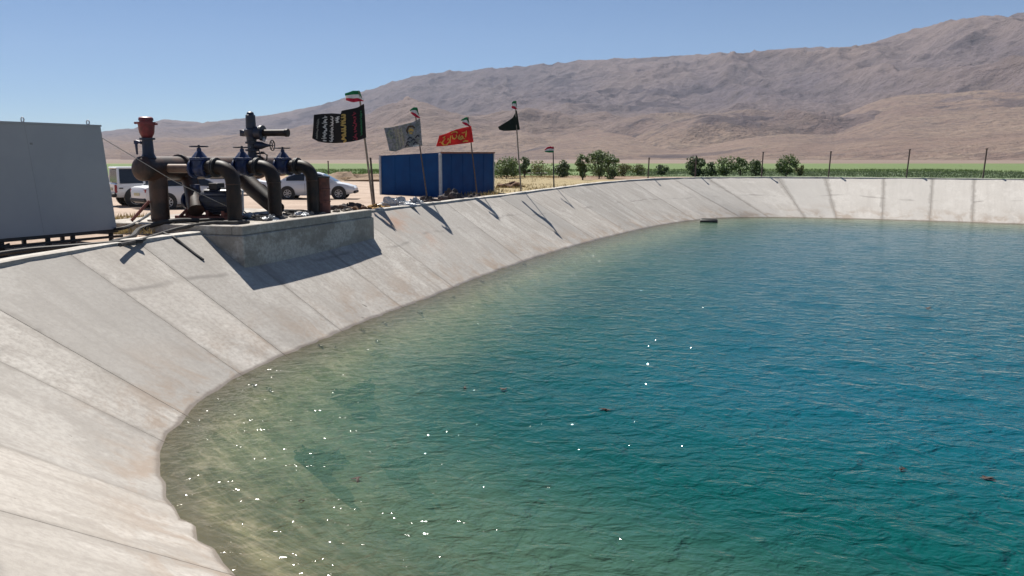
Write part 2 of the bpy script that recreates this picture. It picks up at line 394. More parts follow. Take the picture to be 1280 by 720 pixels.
used = {}
WL = {}
def obj(name, mb, mat, parent=None, world=True, smooth=False, origin=None, **tags):
    me = bpy.data.meshes.new(name)
    o0 = Vector((0,0,0))
    if parent is not None and world: o0 = WL[parent.name]
    if parent is None and origin is not None: o0 = Vector(origin)
    me.from_pydata([tuple(Vector(v) - o0) for v in mb.v], [], mb.f); me.update()
    o = bpy.data.objects.new(name, me); col.objects.link(o)
    if mat is not None: me.materials.append(M[mat] if isinstance(mat, str) else mat)
    if parent is not None: o.parent = parent; WL[o.name] = WL[parent.name]
    else: o.location = o0; WL[o.name] = o0.copy()
    if smooth:
        me.polygons.foreach_set("use_smooth", [True]*len(me.polygons))
        if hasattr(me, "set_sharp_from_angle"): me.set_sharp_from_angle(angle=R_(38))
    for k, v in tags.items(): o[k] = v
    return o
def thing(name, label, cat, loc=(0,0,0), rz=0.0, group=None):
    o = bpy.data.objects.new(name, None); col.objects.link(o); o.location = loc; o.rotation_euler = (0, 0, rz)
    o['label'] = label; o['category'] = cat
    if group: o['group'] = group
    o.empty_display_size = .2; WL[o.name] = Vector(loc); return o
def kids(o): return [c for c in bpy.data.objects if c.parent == o]
def copy_tree(o, parent=None):
    c = o.copy(); col.objects.link(c)
    if parent is not None: c.parent = parent
    for ch in list(o.children): copy_tree(ch, c)
    return c

# ------------------------------------------------------------------ pond outline
CTRL = [(-3.35,9.02),(-4.98,11.07),(-5.95,12.75),(-6.33,14.5),(-6.47,16.35),(-6.33,18.05),(-5.92,19.88),(-5.36,21.79),(-4.65,23.98),(-3.79,26.63),(-2.71,29.73),(-1.38,33.9),(0.39,38.66),(2.67,44.2),(5.52,50.2),(9.21,57.3),(12.66,62.8),(16.21,66.9),(20.12,68.9),(24.64,68.5),(31.58,65.9),(39.53,61.77),(52,55.2),(62,48),(66,39),(63,28),(56,13),(50,0),(43,-8),(34,-9),(22,-4.5),(12,-.3),(6,2.3),(2,4.3),(-.8,6.4)]
def pond_loop(step=.5):
    P = np.array(CTRL, float); n = len(P); out = []
    for i in range(n):
        p0, p1, p2, p3 = P[i-1], P[i], P[(i+1) % n], P[(i+2) % n]
        for t in np.linspace(0, 1, 40, endpoint=False):
            out.append(.5*((2*p1)+(-p0+p2)*t+(2*p0-5*p1+4*p2-p3)*t*t+(-p0+3*p1-3*p2+p3)*t**3))
    out = np.array(out); o = np.vstack([out, out[:1]])
    d = np.r_[0, np.cumsum(np.linalg.norm(np.diff(o, axis=0), axis=1))]
    L = d[-1]; m = int(L/step); s = np.arange(m)*L/m
    W = np.stack([np.interp(s, d, o[:, k]) for k in (0, 1)], 1)
    T = np.roll(W, -3, 0) - np.roll(W, 3, 0)
    for _ in range(6): T = (np.roll(T, 1, 0) + T + np.roll(T, -1, 0))/3
    T /= np.linalg.norm(T, axis=1)[:, None]
    N = np.stack([-T[:, 1], T[:, 0]], 1)
    q = W @ np.array([.39, .92]); t = np.clip((q-38)/36, 0, 1); R = 2.80 + .47*t*t*(3-2*t)
    return W, N, R, s, L
LW, LN, LR, LS, LL = pond_loop(); NP = len(LW)
SLOPE = 1.5
def loop_at(s):
    i = (s % LL)/LL*NP; a = int(i) % NP; b = (a+1) % NP; f = i - int(i)
    w = LW[a]*(1-f) + LW[b]*f; n = LN[a]*(1-f) + LN[b]*f; return w, n/np.linalg.norm(n), LR[a]*(1-f) + LR[b]*f
def s_of(px, py):
    w = on_z(px, py, 0); i = int(np.argmin(((LW - np.array([w.x, w.y]))**2).sum(1))); return LS[i]
# joints, by where they meet the water
joint_s = [s_of(*p) for p in ((290,717),(216,640),(205,555),(228,520),(308,466),(352,445),(430,413),(505,383),(575,359),(655,327),(727,307),(749,300),(792,290),(817,282),(868,275),(924,271.5),(955,271),(1007,271.8),(1047,272.5),(1100,274),(1160,276),(1219,278),(1290,280))]
# how far the joints lean back along the rim
lean_s = [joint_s[0], s_of(655,327), s_of(727,307), s_of(867,275), s_of(935,271), s_of(957,271), s_of(1010,271.8), s_of(1090,274)]
lean_d = [0, 0, 1.5, 2.2, 3.1, 2.9, 1.5, 0]
def top_s(s): return s - float(np.interp(s, lean_s, lean_d, left=0, right=0))
last = joint_s[-1]; rest = LL + joint_s[0] - last; nrest = max(1, round(rest/6.0))
joint_s += [last + rest*k/nrest for k in range(1, nrest)]
if joint_s[0] < 0: pass
DEPTH = 4.2

# pond bed and joint filler under the panels
lining = thing('pond_lining', 'sloping concrete lining all round the pond, laid in panels', 'pond lining'); lining['kind'] = 'structure'
mb = MB()
ring_s = [LL*k/(NP//2) for k in range(NP//2)]
rings = []
for fr in (0, 1):
    ring = []
    for s in ring_s:
        w, n, R = loop_at(s)
        if fr == 0: ring.append((w[0]+n[0]*SLOPE*R, w[1]+n[1]*SLOPE*R, R-.05))
        else: ring.append((w[0]-n[0]*SLOPE*DEPTH, w[1]-n[1]*SLOPE*DEPTH, -DEPTH-.05))
    rings.append(ring)
mb.loft(rings, cap=False)
obj('joint_bed', mb, 'joint', lining)
mb = MB(); mb.v = [(x, y, -DEPTH-.02) for x, y, _ in rings[1]]; mb.f = [tuple(range(len(mb.v)))[::-1]]
c0 = np.mean(np.array(rings[1]), 0); nn = len(mb.v); mb.v.append((c0[0], c0[1], -DEPTH-.02)); mb.f = [(i, (i+1) % nn, nn) for i in range(nn)]
obj('pond_bed', mb, 'pond_bed', None, kind='structure')

def panel(sa, sb, k):
    width = sb - sa; nu = max(3, int(width/.38)); nv = 12; r = random.Random(k*13+5)
    lift = [r.uniform(-.003, .003) for _ in range(4)]; bow = r.uniform(-.012, .03)
    gap = .006
    V, F, UV, ED = [], [], [], []
    zs = [1.0, .86, .7, .5, .3, .12, .05, 0.0, -.03, -.08, -.2, -.5, -1.0]
    for j, zf in enumerate(zs):
        for i in range(nu+1):
            u = i/nu; gg = gap if zf > -.02 else .0005; s = sa + gg + (width-2*gg)*u
            w, n, _ = loop_at(s); wt, nt, Rt = loop_at(top_s(s))
            top = np.array([wt[0]+nt[0]*SLOPE*Rt, wt[1]+nt[1]*SLOPE*Rt, Rt]); wat = np.array([w[0], w[1], 0.0])
            if zf >= 0: p = wat + (top-wat)*zf
            else: p = np.array([w[0]+n[0]*SLOPE*zf*DEPTH, w[1]+n[1]*SLOPE*zf*DEPTH, zf*DEPTH])
            vv = (zf+1)/2
            dz = lift[0]*(1-u)*vv + lift[1]*u*vv + lift[2]*(1-u)*(1-vv) + lift[3]*u*(1-vv) + bow*math.sin(math.pi*u) + (r.uniform(-.05, .05)*math.sin(math.pi*u)**.5 if -.1 < zf < .13 else r.uniform(-.006, .006)*math.sin(math.pi*u))
            V.append((p[0], p[1], p[2]+dz)); UV.append((u*width, np.linalg.norm(top-p) if zf >= 0 else 5+(-zf)*4)); ED.append(min(u, 1-u)*width)
    for j in range(nv):
        for i in range(nu): F.append((j*(nu+1)+i, (j+1)*(nu+1)+i, (j+1)*(nu+1)+i+1, j*(nu+1)+i+1))
    # thickness round the rim of the slab
    nb = len(V); edge = [j*(nu+1) for j in range(nv+1)]; edge2 = [j*(nu+1)+nu for j in range(nv+1)]
    for lst, flip in ((edge, 0), (edge2, 1)):
        b0 = len(V)
        for q in lst: V.append((V[q][0], V[q][1], V[q][2]-.1)); UV.append(UV[q]); ED.append(0)
        for a in range(len(lst)-1):
            f = (lst[a], lst[a+1], b0+a+1, b0+a); F.append(f[::-1] if not flip else f)
    me = bpy.data.meshes.new('panel'); me.from_pydata(V, [], F); me.update()
    uvl = me.uv_layers.new(name="uv")
    for l in me.loops: uvl.data[l.index].uv = UV[l.vertex_index]
    at_ = me.attributes.new("edge", 'FLOAT', 'POINT'); at_.data.foreach_set("value", ED)
    ta = me.attributes.new('tone', 'FLOAT', 'POINT'); ta.data.foreach_set('value', [[.05, .62, .2, .85, .0, .5, .3][k % 7] + r.uniform(0, .12)]*len(V))
    pa = me.attributes.new('pale', 'FLOAT', 'POINT'); pa.data.foreach_set('value', [min(1.0, max(0.0, (k-12)/5))*(k < 28)]*len(V))
    me.materials.append(M['concrete']); me.polygons.foreach_set("use_smooth", [True]*len(me.polygons)); me.set_sharp_from_angle(angle=R_(40))
    o = bpy.data.objects.new('panel', me); col.objects.link(o); o.parent = lining; WL[o.name] = Vector((0,0,0))
    return o
for k in range(len(joint_s)):
    a = joint_s[k]; b = joint_s[k+1] if k+1 < len(joint_s) else joint_s[0] + LL
    panel(a, b, k)

# pale lip on the rim
mb = MB(); prof = [(-.05, -.12), (-.03, .055), (.04, .075), (.38, .07), (.42, .05), (.42, -.2)]
rr = []
for dx, dz in prof:
    ring = []
    for i, s in enumerate(ring_s):
        w, n, R = loop_at(s); o_ = SLOPE*R + dx; j = .012*math.sin(i*1.7) + .01*math.sin(i*.61)
        ring.append((w[0]+n[0]*o_, w[1]+n[1]*o_, R+dz+j*(dx > -.04)))
    rr.append(ring)
obj('coping', MB().loft(rr, cap=False), 'coping', lining, smooth=True)

# ------------------------------------------------------------------ ground
def ground_z(x, y, zr, d):
    t = min(1, d/25); z = (zr-.03)*(1-t) + 2.95*t
    z -= .36*math.exp(-(((x+13.2)/3.6)**2+((y-20.0)/4.6)**2)**2)*max(0, min(1, (d-.4)/.5))
    far = max(0, min(1, (d-200)/800)); z = z*(1-far) + 2.6*far
    return z + (.05*math.sin(x*.9+y*.37)*math.sin(y*.61-x*.2) if d > .8 else 0)*max(0, 1-d/80)
dists = [.36, .8, 1.4, 2.2, 3.2, 4.5, 6, 8, 10.5, 13.5, 17, 22, 29, 40, 56, 80, 115, 165, 240, 350, 520, 800, 1250, 2000, 3200]
rr = []
for d in dists:
    ring = []
    for s in ring_s:
        w, n, R = loop_at(s); o_ = SLOPE*R + d; x, y = w[0]+n[0]*o_, w[1]+n[1]*o_
        ring.append((x, y, ground_z(x, y, R, d)))
    rr.append(ring)
g = obj('ground', MB().loft(rr, cap=False), 'ground', smooth=True, kind='structure')

# ------------------------------------------------------------------ water
def inside_dist(X, Y):
    P = np.stack([X, Y], -1); out = np.empty(len(P))
    for a in range(0, len(P), 4000):
        D = ((P[a:a+4000, None, :] - LW[None])**2).sum(2); i = D.argmin(1)
        out[a:a+4000] = -((P[a:a+4000] - LW[i])*LN[i]).sum(1)
    return out
angs = np.concatenate([np.linspace(R_(-170), R_(-42), 40, endpoint=False), np.linspace(R_(-42), R_(42), 380, endpoint=False), np.linspace(R_(42), R_(178), 44)])
CX, CY = 2.0, 4.6
rad = np.concatenate([[.05], np.geomspace(.6, 75, 420)])
A, Rr = np.meshgrid(angs, rad); X = CX + Rr*np.sin(A); Y = CY + Rr*np.cos(A)
dist = inside_dist(X.ravel(), Y.ravel())
Z = np.zeros(X.size); xr, yr = X.ravel(), Y.ravel()
wd = R_(62)
for k in range(26):
    lam = rng.uniform(.5, 2.6); th = wd + rng.normal(0, .5); kk = 2*math.pi/lam
    fade = np.clip(lam/(np.hypot(xr-CX, yr-CY)*.012+.12) - .6, 0, 1)
    Z += fade*.0015*lam**.9*np.sin(kk*(xr*math.cos(th)+yr*math.sin(th)) + rng.uniform(0, 6.28) + .6*np.sin(xr*.31+k)+.5*np.sin(yr*.23+2*k))
Z *= np.clip(dist*.8+.25, .15, 1)
nA, nR = len(angs), len(rad)
idx = np.arange(nA*nR).reshape(nR, nA)
F = np.stack([idx[:-1, :-1], idx[:-1, 1:], idx[1:, 1:], idx[1:, :-1]], -1).reshape(-1, 4)
ok = (dist[F] > -.9).all(1); F = F[ok]
u, inv = np.unique(F, return_inverse=True); F = inv.reshape(-1, 4)
me = bpy.data.meshes.new('water'); me.from_pydata(np.stack([xr[u], yr[u], Z[u]], 1).tolist(), [], F.tolist()); me.update()
if me.polygons[0].normal.z < 0: me.flip_normals()
a_ = me.attributes.new("depth", 'FLOAT', 'POINT'); a_.data.foreach_set("value", np.clip(dist[u]/SLOPE, 0, 14).astype(np.float32))
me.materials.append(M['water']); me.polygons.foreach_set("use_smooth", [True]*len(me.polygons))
wo = bpy.data.objects.new('water', me); col.objects.link(wo); wo['kind'] = 'structure'

# ------------------------------------------------------------------ mountains
def vnoise(x, y, seed):
    def h(i, j):
        v = np.sin(i*127.1 + j*311.7 + seed*74.7)*43758.5453; return v - np.floor(v)
    i, j = np.floor(x), np.floor(y); fx, fy = x-i, y-j
    fx = fx*fx*fx*(fx*(fx*6-15)+10); fy = fy*fy*fy*(fy*(fy*6-15)+10)
    return (h(i, j)*(1-fx)+h(i+1, j)*fx)*(1-fy) + (h(i, j+1)*(1-fx)+h(i+1, j+1)*fx)*fy
def fbm(x, y, o, seed, ridged=False, gain=.5):
    a, s, n = 1.0, np.zeros_like(x), 0
    for k in range(o):
        v = vnoise(x, y, seed+k*3.3)
        if ridged: v = 1-np.abs(2*v-1); v = v*v
        s += a*v; n += a; a *= gain; x, y = x*2.03*.8-y*2.03*.6+11.3, x*2.03*.6+y*2.03*.8-7.1
    return s/n
SKY_PX = [(-700,186),(-400,182),(-150,176),(0,168),(120,165),(140,163),(165,161),(185,154),(205,149.5),(225,151),(255,153.5),(285,150),(330,145),(365,139),(400,131),(430,123),(455,115),(480,106),(510,97.5),(545,91),(590,88),(640,84),(680,80.5),(720,76.5),(760,74),(800,73),(840,70),(870,69),(900,66),(930,66),(960,63),(1000,60.5),(1040,59),(1065,60),(1090,53),(1120,43.5),(1145,37),(1175,29),(1200,23.5),(1225,21),(1250,20.5),(1280,16.5),(1330,8),(1400,2),(1500,8),(1700,20),(2100,60),(2800,110)]
az_p, te_p = [], []
for px, py in SKY_PX:
    d = ray(px, py); az_p.append(math.atan2(d.x, d.y)); te_p.append(d.z/math.hypot(d.x, d.y))
def mountains(name, az0, az1, na, dr_fn, db_fn, prof_az, prof_te, seed, nr=230, relief=1.0, hdiv=900.0):
    az = np.linspace(az0, az1, na); te = np.interp(az, prof_az, prof_te)
    tn = .0011*(fbm(az*90, az*0+3, 5, seed+5)-.5)*2
    Dr, Db = dr_fn(az), db_fn(az)
    t = np.concatenate([np.linspace(0, 1, nr-18), np.linspace(1.02, 1.5, 18)])
    T, AZ = np.meshgrid(t, az, indexing='ij')
    D = Db + (Dr-Db)*T; Xm, Ym = D*np.sin(AZ), D*np.cos(AZ)
    zr = te*Dr
    up = np.minimum(T, 1)
    base = .20*up + .80*up**1.6
    wx = Xm + 260*(fbm(Xm/900, Ym/900, 4, seed+20)-.5); wy = Ym + 260*(fbm(Xm/900, Ym/900, 4, seed+30)-.5)
    spur = fbm(wx/950, wy/2900, 5, seed, True, .46); med = fbm(wx/420, wy/420, 6, seed+8, True, .55); sm = fbm(Xm/110, Ym/110, 5, seed+14, True, .6)
    env = np.clip(T*3.2, 0, 1)*np.clip((1.14-T)*3.4, .12, 1)
    rel = ((spur-.42)*.46 + (med-.42)*.10 + (sm-.42)*.03)*env*relief
    foot = fbm(wx/700, wy/500, 4, seed+40); hill = np.exp(-((T-.20)/.16)**2)*np.clip(foot-.38, 0, 1)*.6
    H = base + rel*(.35+.65*up) + hill*relief*.55
    H = np.where(T > 1, H - (T-1)*.9, H)
    Zm = H*zr[None, :]
    # keep the skyline of each direction
    ang = (Zm - EYE)/D; mx = np.maximum(ang.max(0), 1e-4)
    sc_ = te/mx; kw = 17; sc_ = np.convolve(np.pad(sc_, kw//2, mode='edge'), np.hanning(kw)/np.hanning(kw).sum(), mode='valid')
    Zm = Zm*sc_[None, :] + tn[None, :]*D*np.clip(up-.45, 0, 1)**2*3
    Zm = 2.5 + np.maximum(Zm, -4) * np.clip(T*14, 0, 1) - 3.0*(T < .005)
    V = np.stack([Xm.ravel(), Ym.ravel(), Zm.ravel()], 1)
    n1 = len(az); idx = np.arange(V.shape[0]).reshape(len(t), n1)
    F = np.stack([idx[:-1, :-1], idx[:-1, 1:], idx[1:, 1:], idx[1:, :-1]], -1).reshape(-1, 4)
    me = bpy.data.meshes.new(name); me.from_pydata(V.tolist(), [], F.tolist()); me.update()
    def att(nm, arr):
        a = me.attributes.new(nm, 'FLOAT', 'POINT'); a.data.foreach_set("value", arr.ravel().astype(np.float32))
    att("hgt", np.clip(Zm/hdiv, 0, 1.4)); 
    gx = np.gradient(Zm, axis=0)/np.maximum(np.gradient(D, axis=0), 1)
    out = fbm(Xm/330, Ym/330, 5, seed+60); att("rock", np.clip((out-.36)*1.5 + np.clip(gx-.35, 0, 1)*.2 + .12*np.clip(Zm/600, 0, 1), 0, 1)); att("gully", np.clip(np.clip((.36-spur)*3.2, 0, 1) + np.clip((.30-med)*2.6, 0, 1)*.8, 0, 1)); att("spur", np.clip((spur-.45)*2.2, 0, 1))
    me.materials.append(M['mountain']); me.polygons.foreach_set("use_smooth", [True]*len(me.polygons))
    o = bpy.data.objects.new(name, me); col.objects.link(o); o['kind'] = 'structure'; return o
def dr_main(az): return np.interp(az, [-1.0, -.5, -.2, .1, .35, .62, 1.1], [9000, 8600, 7400, 6300, 5600, 4700, 4700])
def db_main(az): return np.interp(az, [-1.0, -.5, -.2, .1, .35, .62, 1.1], [2600, 2500, 2300, 1900, 1500, 1250, 1250])
mountains('mountains', -1.05, 1.12, 900, dr_main, db_main, az_p, te_p, 3.0, nr=260)
FOOT_PX = [(-700,197),(200,196.5),(480,194.5),(560,190),(610,186),(655,176),(700,157),(735,148),(760,146),(785,151),(810,161),(835,171),(858,175),(885,168),(910,158),(945,148),(985,143),(1010,145),(1045,147),(1075,135),(1105,124),(1130,119),(1180,118),(1230,114),(1290,112),(1400,108),(1600,120),(2000,160),(2800,180)]
fa, ft_ = [], []
for px, py in FOOT_PX:
    d = ray(px, py); fa.append(math.atan2(d.x, d.y)); ft_.append(d.z/math.hypot(d.x, d.y))
mountains('foothills', -.45, 1.1, 640, lambda a: np.interp(a, [-.45, .1, .62, 1.1], [3600, 3300, 2700, 2700]), lambda a: np.interp(a, [-.45, .1, .62, 1.1], [1700, 1500, 1150, 1150]), fa, ft_, 17.0, nr=170, relief=.42, hdiv=3500.0)

# ------------------------------------------------------------------ summer haze over the plain
hz = bpy.data.meshes.new('haze'); hb = MB().box((0, 2500, 700), (22000, 15500, 1410)); hz.from_pydata(hb.v, [], hb.f); hz.update()
ho = bpy.data.objects.new('haze', hz); col.objects.link(ho); ho['kind'] = 'stuff'
hm = bpy.data.materials.new('summer haze'); hm.use_nodes = True; hn = hm.node_tree; hn.nodes.clear()
hv = hn.nodes.new("ShaderNodeVolumePrincipled"); hout = hn.nodes.new("ShaderNodeOutputMaterial"); hn.links.new(hv.outputs[0], hout.inputs["Volume"])
hv.inputs["Color"].default_value = (.62, .76, 1.0, 1); hv.inputs["Density"].default_value = 3.7e-5; hv.inputs["Anisotropy"].default_value = .0
hz.materials.append(hm)

# ------------------------------------------------------------------ concrete plinth for the pump station
C0 = Vector((-7.8, 23.15, 0)); U = Vector((.303, .953, 0)); B = Vector((-.953, .303, 0)); PZ = 3.06
def L(a, p, z): return C0 + U*a + B*p + Vector((0, 0, z))
plr = thing('pump_plinth', 'raised grey concrete plinth jutting from the pond bank below the pump pipework', 'plinth', tuple(L(4, 2.5, 1.5)))
rot_p = math.atan2(U.y, U.x)
def lbox(mb, a0, a1, p0, p1, z0, z1, bev=.03):
    c = L((a0+a1)/2, (p0+p1)/2, (z0+z1)/2); return mb.bbox(c, (a1-a0, p1-p0, z1-z0), bev, rot_p)
obj('plinth_block', lbox(MB(), 0, 8.15, 0, 6.2, .9, 2.78), 'plinth', plr)
obj('plinth_curb', lbox(MB(), .05, 8.1, .05, .42, 2.783, PZ, .02), 'plinth', plr)
obj('plinth_curb', lbox(MB(), .05, .40, .425, 6.1, 2.783, PZ-.01, .02), 'plinth', plr)
obj('plinth_deck', lbox(MB(), .405, 8.1, .425, 6.1, 2.785, PZ-.06, .02), 'plinth', plr)

# ------------------------------------------------------------------ pipe manifold
DK = PZ - .06
man = thing('pipe_manifold', 'rust brown header pipe on the plinth with three black outlet bends and blue valves', 'pipework', tuple(L(4, 3, DK)))
HP, HZ = 4.3, 4.68
mb = MB(); mb.tube([L(a, HP, HZ) for a in (1.05, 3, 5, 8.6)], .385, 20)
obj('header_pipe', mb, 'rust_pipe', man, smooth=True)
mb = MB().lathe(L(.80, HP, HZ), U, [(0, .12), (.04, .30), (.14, .385), (.25, .39)], 20); obj('end_cap', mb, 'rust_pipe', man, smooth=True)
for a in (2.6, 6.9):
    mb = MB().lathe(L(a, HP, HZ), U, [(0, .41), (.03, .46), (.11, .46), (.14, .41)], 20); obj('weld_band', mb, 'rust_pipe', man, smooth=True)
mb = MB().tube([L(1.62, HP, DK), L(1.62, HP, HZ)], .29, 18); mb.lathe(L(1.62, HP, DK), (0,0,1), [(0, .40), (.05, .40), (.06, .3)], 18)
obj('riser_pipe', mb, 'rust_pipe', man, smooth=True)
mb = MB().tube([L(7.9, HP, DK), L(7.9, HP, HZ)], .2, 14); obj('support_pipe', mb, 'rust_pipe', man, smooth=True)
mb = MB().tube([L(2.9, HP-.1, HZ-.2), L(2.75, HP-.35, HZ-.55), L(2.2, HP-.9, HZ-1.1), L(2.0, HP-1.1, HZ-1.35)], .26, 14); obj('branch_pipe', mb, 'rust_pipe', man, smooth=True)
mb = MB().tube([L(5.2, HP-.6, HZ-.35), L(5.1, 3.2, 3.95), L(4.9, 2.4, 3.45), L(4.8, 2.0, 3.2)], [.3, .32, .3, .26], 14); obj('suction_pipe', mb, 'black_pipe', man, smooth=True)
obj('support_post', MB().tube([L(7.25, 2.2, DK), L(7.25, 2.2, 4.55)], .045, 8), 'black_steel', man)
obj('conduit', MB().tube([L(2.35, 1.9, 4.05), L(2.3, 1.62, 3.98), L(2.25, 1.60, 3.3)], .035, 8), 'trim', man, smooth=True)

def outlet(a, dp=0.0, stub=True):
    ve = 1.5 + dp                                   # where the outlet stands, behind the plinth's front edge
    mb = MB().tube([L(a, HP-.3, HZ), L(a, ve+1.35, HZ)], .145, 14)
    obj('stub_pipe', mb, 'stub', man, smooth=True)
    pts = [L(a, ve+.95, HZ+.04), L(a, ve+.6, HZ+.04)]
    for q in np.linspace(0, math.pi/2, 8): pts.append(L(a, ve+.5-.5*math.sin(q), HZ+.04-.5+.5*math.cos(q)))
    pts.append(L(a, ve, DK))
    mb = MB().tube(pts, .225, 18); obj('outlet_bend', mb, 'black_pipe', man, smooth=True)
    mb = MB().lathe(L(a, ve, DK), (0,0,1), [(0, .38), (.06, .38), (.07, .26)], 18); obj('base_flange', mb, 'black_steel', man, smooth=True)
    mb = MB()
    for d_ in (.60, .66): mb.lathe(L(a, ve+d_, HZ+.04), -B, [(0, .22), (.005, .31), (.045, .31), (.05, .22)], 18)
    obj('flange', mb, 'black_steel', man, smooth=True, kind='stuff')
    mb = MB().lathe(L(a, ve, HZ-.5), (0,0,1), [(0, .22), (.01, .238), (.03, .238), (.04, .22)], 18); obj('weld_bead', mb, 'rust_pipe', man, smooth=True)
    # gate valve between stub and bend
    vb = ve + 1.15
    mb = MB().lathe(L(a, vb+.32, HZ), -B, [(0, .30), (.07, .30), (.075, .2), (.22, .25), (.40, .25), (.50, .2), (.505, .30), (.58, .30)], 18)
    mb.lathe(L(a, vb+.05, HZ+.05), (0,0,1), [(0, .26), (.20, .25), (.22, .31), (.29, .31), (.30, .24), (.46, .12), (.50, .075), (.60, .06)], 16)
    v = obj('gate_valve', mb, 'blue_iron', man, smooth=True)
    mb = MB(); c = L(a, vb+.05, HZ+.69); mb.ring(c, (0,0,1), .27, .022, 24, 6)
    for k in range(4):
        d = Vector((math.cos(k*math.pi/2+.4), math.sin(k*math.pi/2+.4), 0)); mb.tube([c, c+d*.27], .018, 6)
    mb.tube([c-Vector((0,0,.14)), c+Vector((0,0,.05))], .035, 8)
    obj('handwheel', mb, 'deep_iron', v, smooth=True)
    mb = MB()
    for k in range(8):
        q = k*math.pi/4+.2
        for off in (.355, -.295):
            cc = L(a, vb+off, HZ) + U*(.25*math.cos(q)) + Vector((0, 0, .25*math.sin(q))); mb.tube([cc+B*.03, cc-B*.03], .022, 6)
    obj('bolt_ring', mb, 'black_steel', v, kind='stuff')
outlet(1.75, .05); outlet(3.8, -.05); outlet(6.1, -.12)

# red air valve on the left end of the header
t = L(1.28, HP, HZ+.33)
mb = MB().lathe(t, (0,0,1), [(0, .24), (.08, .2), (.14, .175), (.56, .16), (.57, .235), (.63, .235)], 16); nk = obj('air_valve_neck', mb, 'deep_iron', man, smooth=True)
mb = MB().lathe(t+Vector((0,0,.63)), (0,0,1), [(0, .15), (.03, .165), (.16, .225), (.38, .245), (.42, .25), (.425, .285), (.49, .285), (.495, .2), (.53, .2), (.535, .225), (.62, .215), (.65, .16)], 18)
ar = obj('air_valve', mb, 'red_iron', man, smooth=True)
c = t+Vector((0,0,1.09)); obj('lug', MB().bbox(c+Vector((-.30,-.03,0)), (.10, .11, .07), .01), 'red_iron', ar); obj('lug', MB().bbox(c+Vector((.29, .03, -.03)), (.08, .11, .07), .01), 'red_iron', ar)
c = t+Vector((-.16,-.05,.47)); mb = MB().tube([c, c+Vector((-.16,0,.05)), c+Vector((-.18,0,-.05)), c+Vector((-.17,0,-.36))], [.045, .05, .045, .03], 8); mb.box(c+Vector((-.18,0,.02)), (.10, .09, .11)); obj('drain_cock', mb, 'blue_iron', nk, smooth=True)

# tall blue pressure valve with its horizontal pipe
t = L(6.55, HP-.1, HZ+.30); I = Vector((.97, -.24, 0))
mb = MB().lathe(t, (0,0,1), [(0, .19), (.28, .16), (.29, .25), (.36, .25), (.37, .16), (.56, .16), (.57, .24), (.64, .24), (.65, .18), (1.0, .2)], 16)
tv = obj('pressure_valve', mb, 'deep_iron', man, smooth=True)
mb = MB().lathe(t+Vector((0,0,.82)), (0,0,1), [(0, .2), (.10, .26), (.26, .26), (.32, .19), (.80, .175), (.82, .14), (.90, .12), (.94, .05)], 16); obj('pilot_chamber', mb, 'deep_iron', tv, smooth=True)
c = t+Vector((0,0,.96)); mb = MB().lathe(c+I*.2, I, [(0, .24), (.2, .24), (.21, .29), (.3, .29), (.31, .16)], 16); mb.tube([c-I*.36, c+I*.2], .13, 10); mb.box(c-I*.38, (.12, .2, .22)); obj('side_flange', mb, 'deep_iron', tv, smooth=True)
mb = MB().lathe(c+I*.48, I, [(0, .125), (.95, .125), (.955, .15), (1.06, .15), (1.065, .125)], 16); obj('discharge_pipe', mb, 'black_pipe', tv, smooth=True)
c = t+Vector((0,0,.50)); mb = MB().lathe(c+I*.18, I, [(0, .16), (.22, .14), (.42, .07), (.55, .04)], 14); obj('valve_bonnet', mb, 'deep_iron', tv, smooth=True)
cc = c+I*.86; mb = MB().ring(cc, I+B*.5, .19, .02, 20, 6)
xa = (I+B*.5).normalized(); xb = xa.cross(Vector((0,0,1))).normalized()
for k in range(3):
    q = k*math.pi/3; d = xb*math.cos(q)+Vector((0,0,1))*math.sin(q); mb.tube([cc-d*.19, cc+d*.19], .014, 6)
mb.tube([c+I*.7, cc], .025, 6); obj('handwheel', mb, 'black_steel', tv, smooth=True)
c = t+Vector((0,0,.2)); mb = MB().tube([c+I*.15, c+I*.5+Vector((0,0,.02)), c+I*.62+Vector((0,0,-.05)), c+I*.6+Vector((0,0,-.22)), c+I*.4+Vector((0,0,-.32)), c+I*.1+Vector((0,0,-.3))], .03, 8); mb.box(c+I*.42+Vector((0,0,.03)), (.1, .1, .1)); obj('sensing_tube', mb, 'black_steel', tv, smooth=True)
c = t+I*.52+Vector((0,0,.70)); mb = MB().lathe(c, I.cross(Vector((0,0,1))), [(0, .07), (.05, .07)], 12); mb.tube([c, c+Vector((0,0,.14))], .02, 6); obj('pressure_gauge', mb, 'c_white', tv, smooth=True)

# ------------------------------------------------------------------ pump set on the plinth
pm = thing('pump_set', 'blue pump and black motor on a red frame low beside the first bend', 'pump', tuple(L(2.5, 3, DK)))
D = -B
mb = MB().lathe(L(2.5, 4.0, 3.62), D, [(0, .2), (.02, .27), (.1, .27), (.12, .18), (.25, .34), (.5, .36), (.58, .22), (.72, .2)], 18); mb.tube([L(2.5, 3.6, 3.7), L(2.5, 3.6, 4.15)], .16, 12); obj('pump_body', mb, 'blue_iron', pm, smooth=True)
mb = MB().lathe(L(2.5, 3.2, 3.62), D, [(0, .26), (.03, .40), (.1, .41), (1.0, .41), (1.08, .36), (1.2, .33), (1.25, .1)], 20); mo = obj('motor', mb, 'deep_iron', pm, smooth=True)
mb = MB()
for k in range(14):
    q = k*math.pi/7; d = U*math.cos(q)+Vector((0,0,1))*math.sin(q); c = L(2.5, 2.6, 3.62)+d*.42
    mb.box(c, (.9, .012, .05), Matrix((D, U*math.sin(q)-Vector((0,0,1))*math.cos(q), d)).transposed())
obj('cooling_fin', mb, 'deep_iron', mo, kind='stuff')
obj('terminal_box', MB().bbox(L(2.5, 2.75, 4.1), (.4, .34, .22), .02, rot_p), 'black_steel', mo)
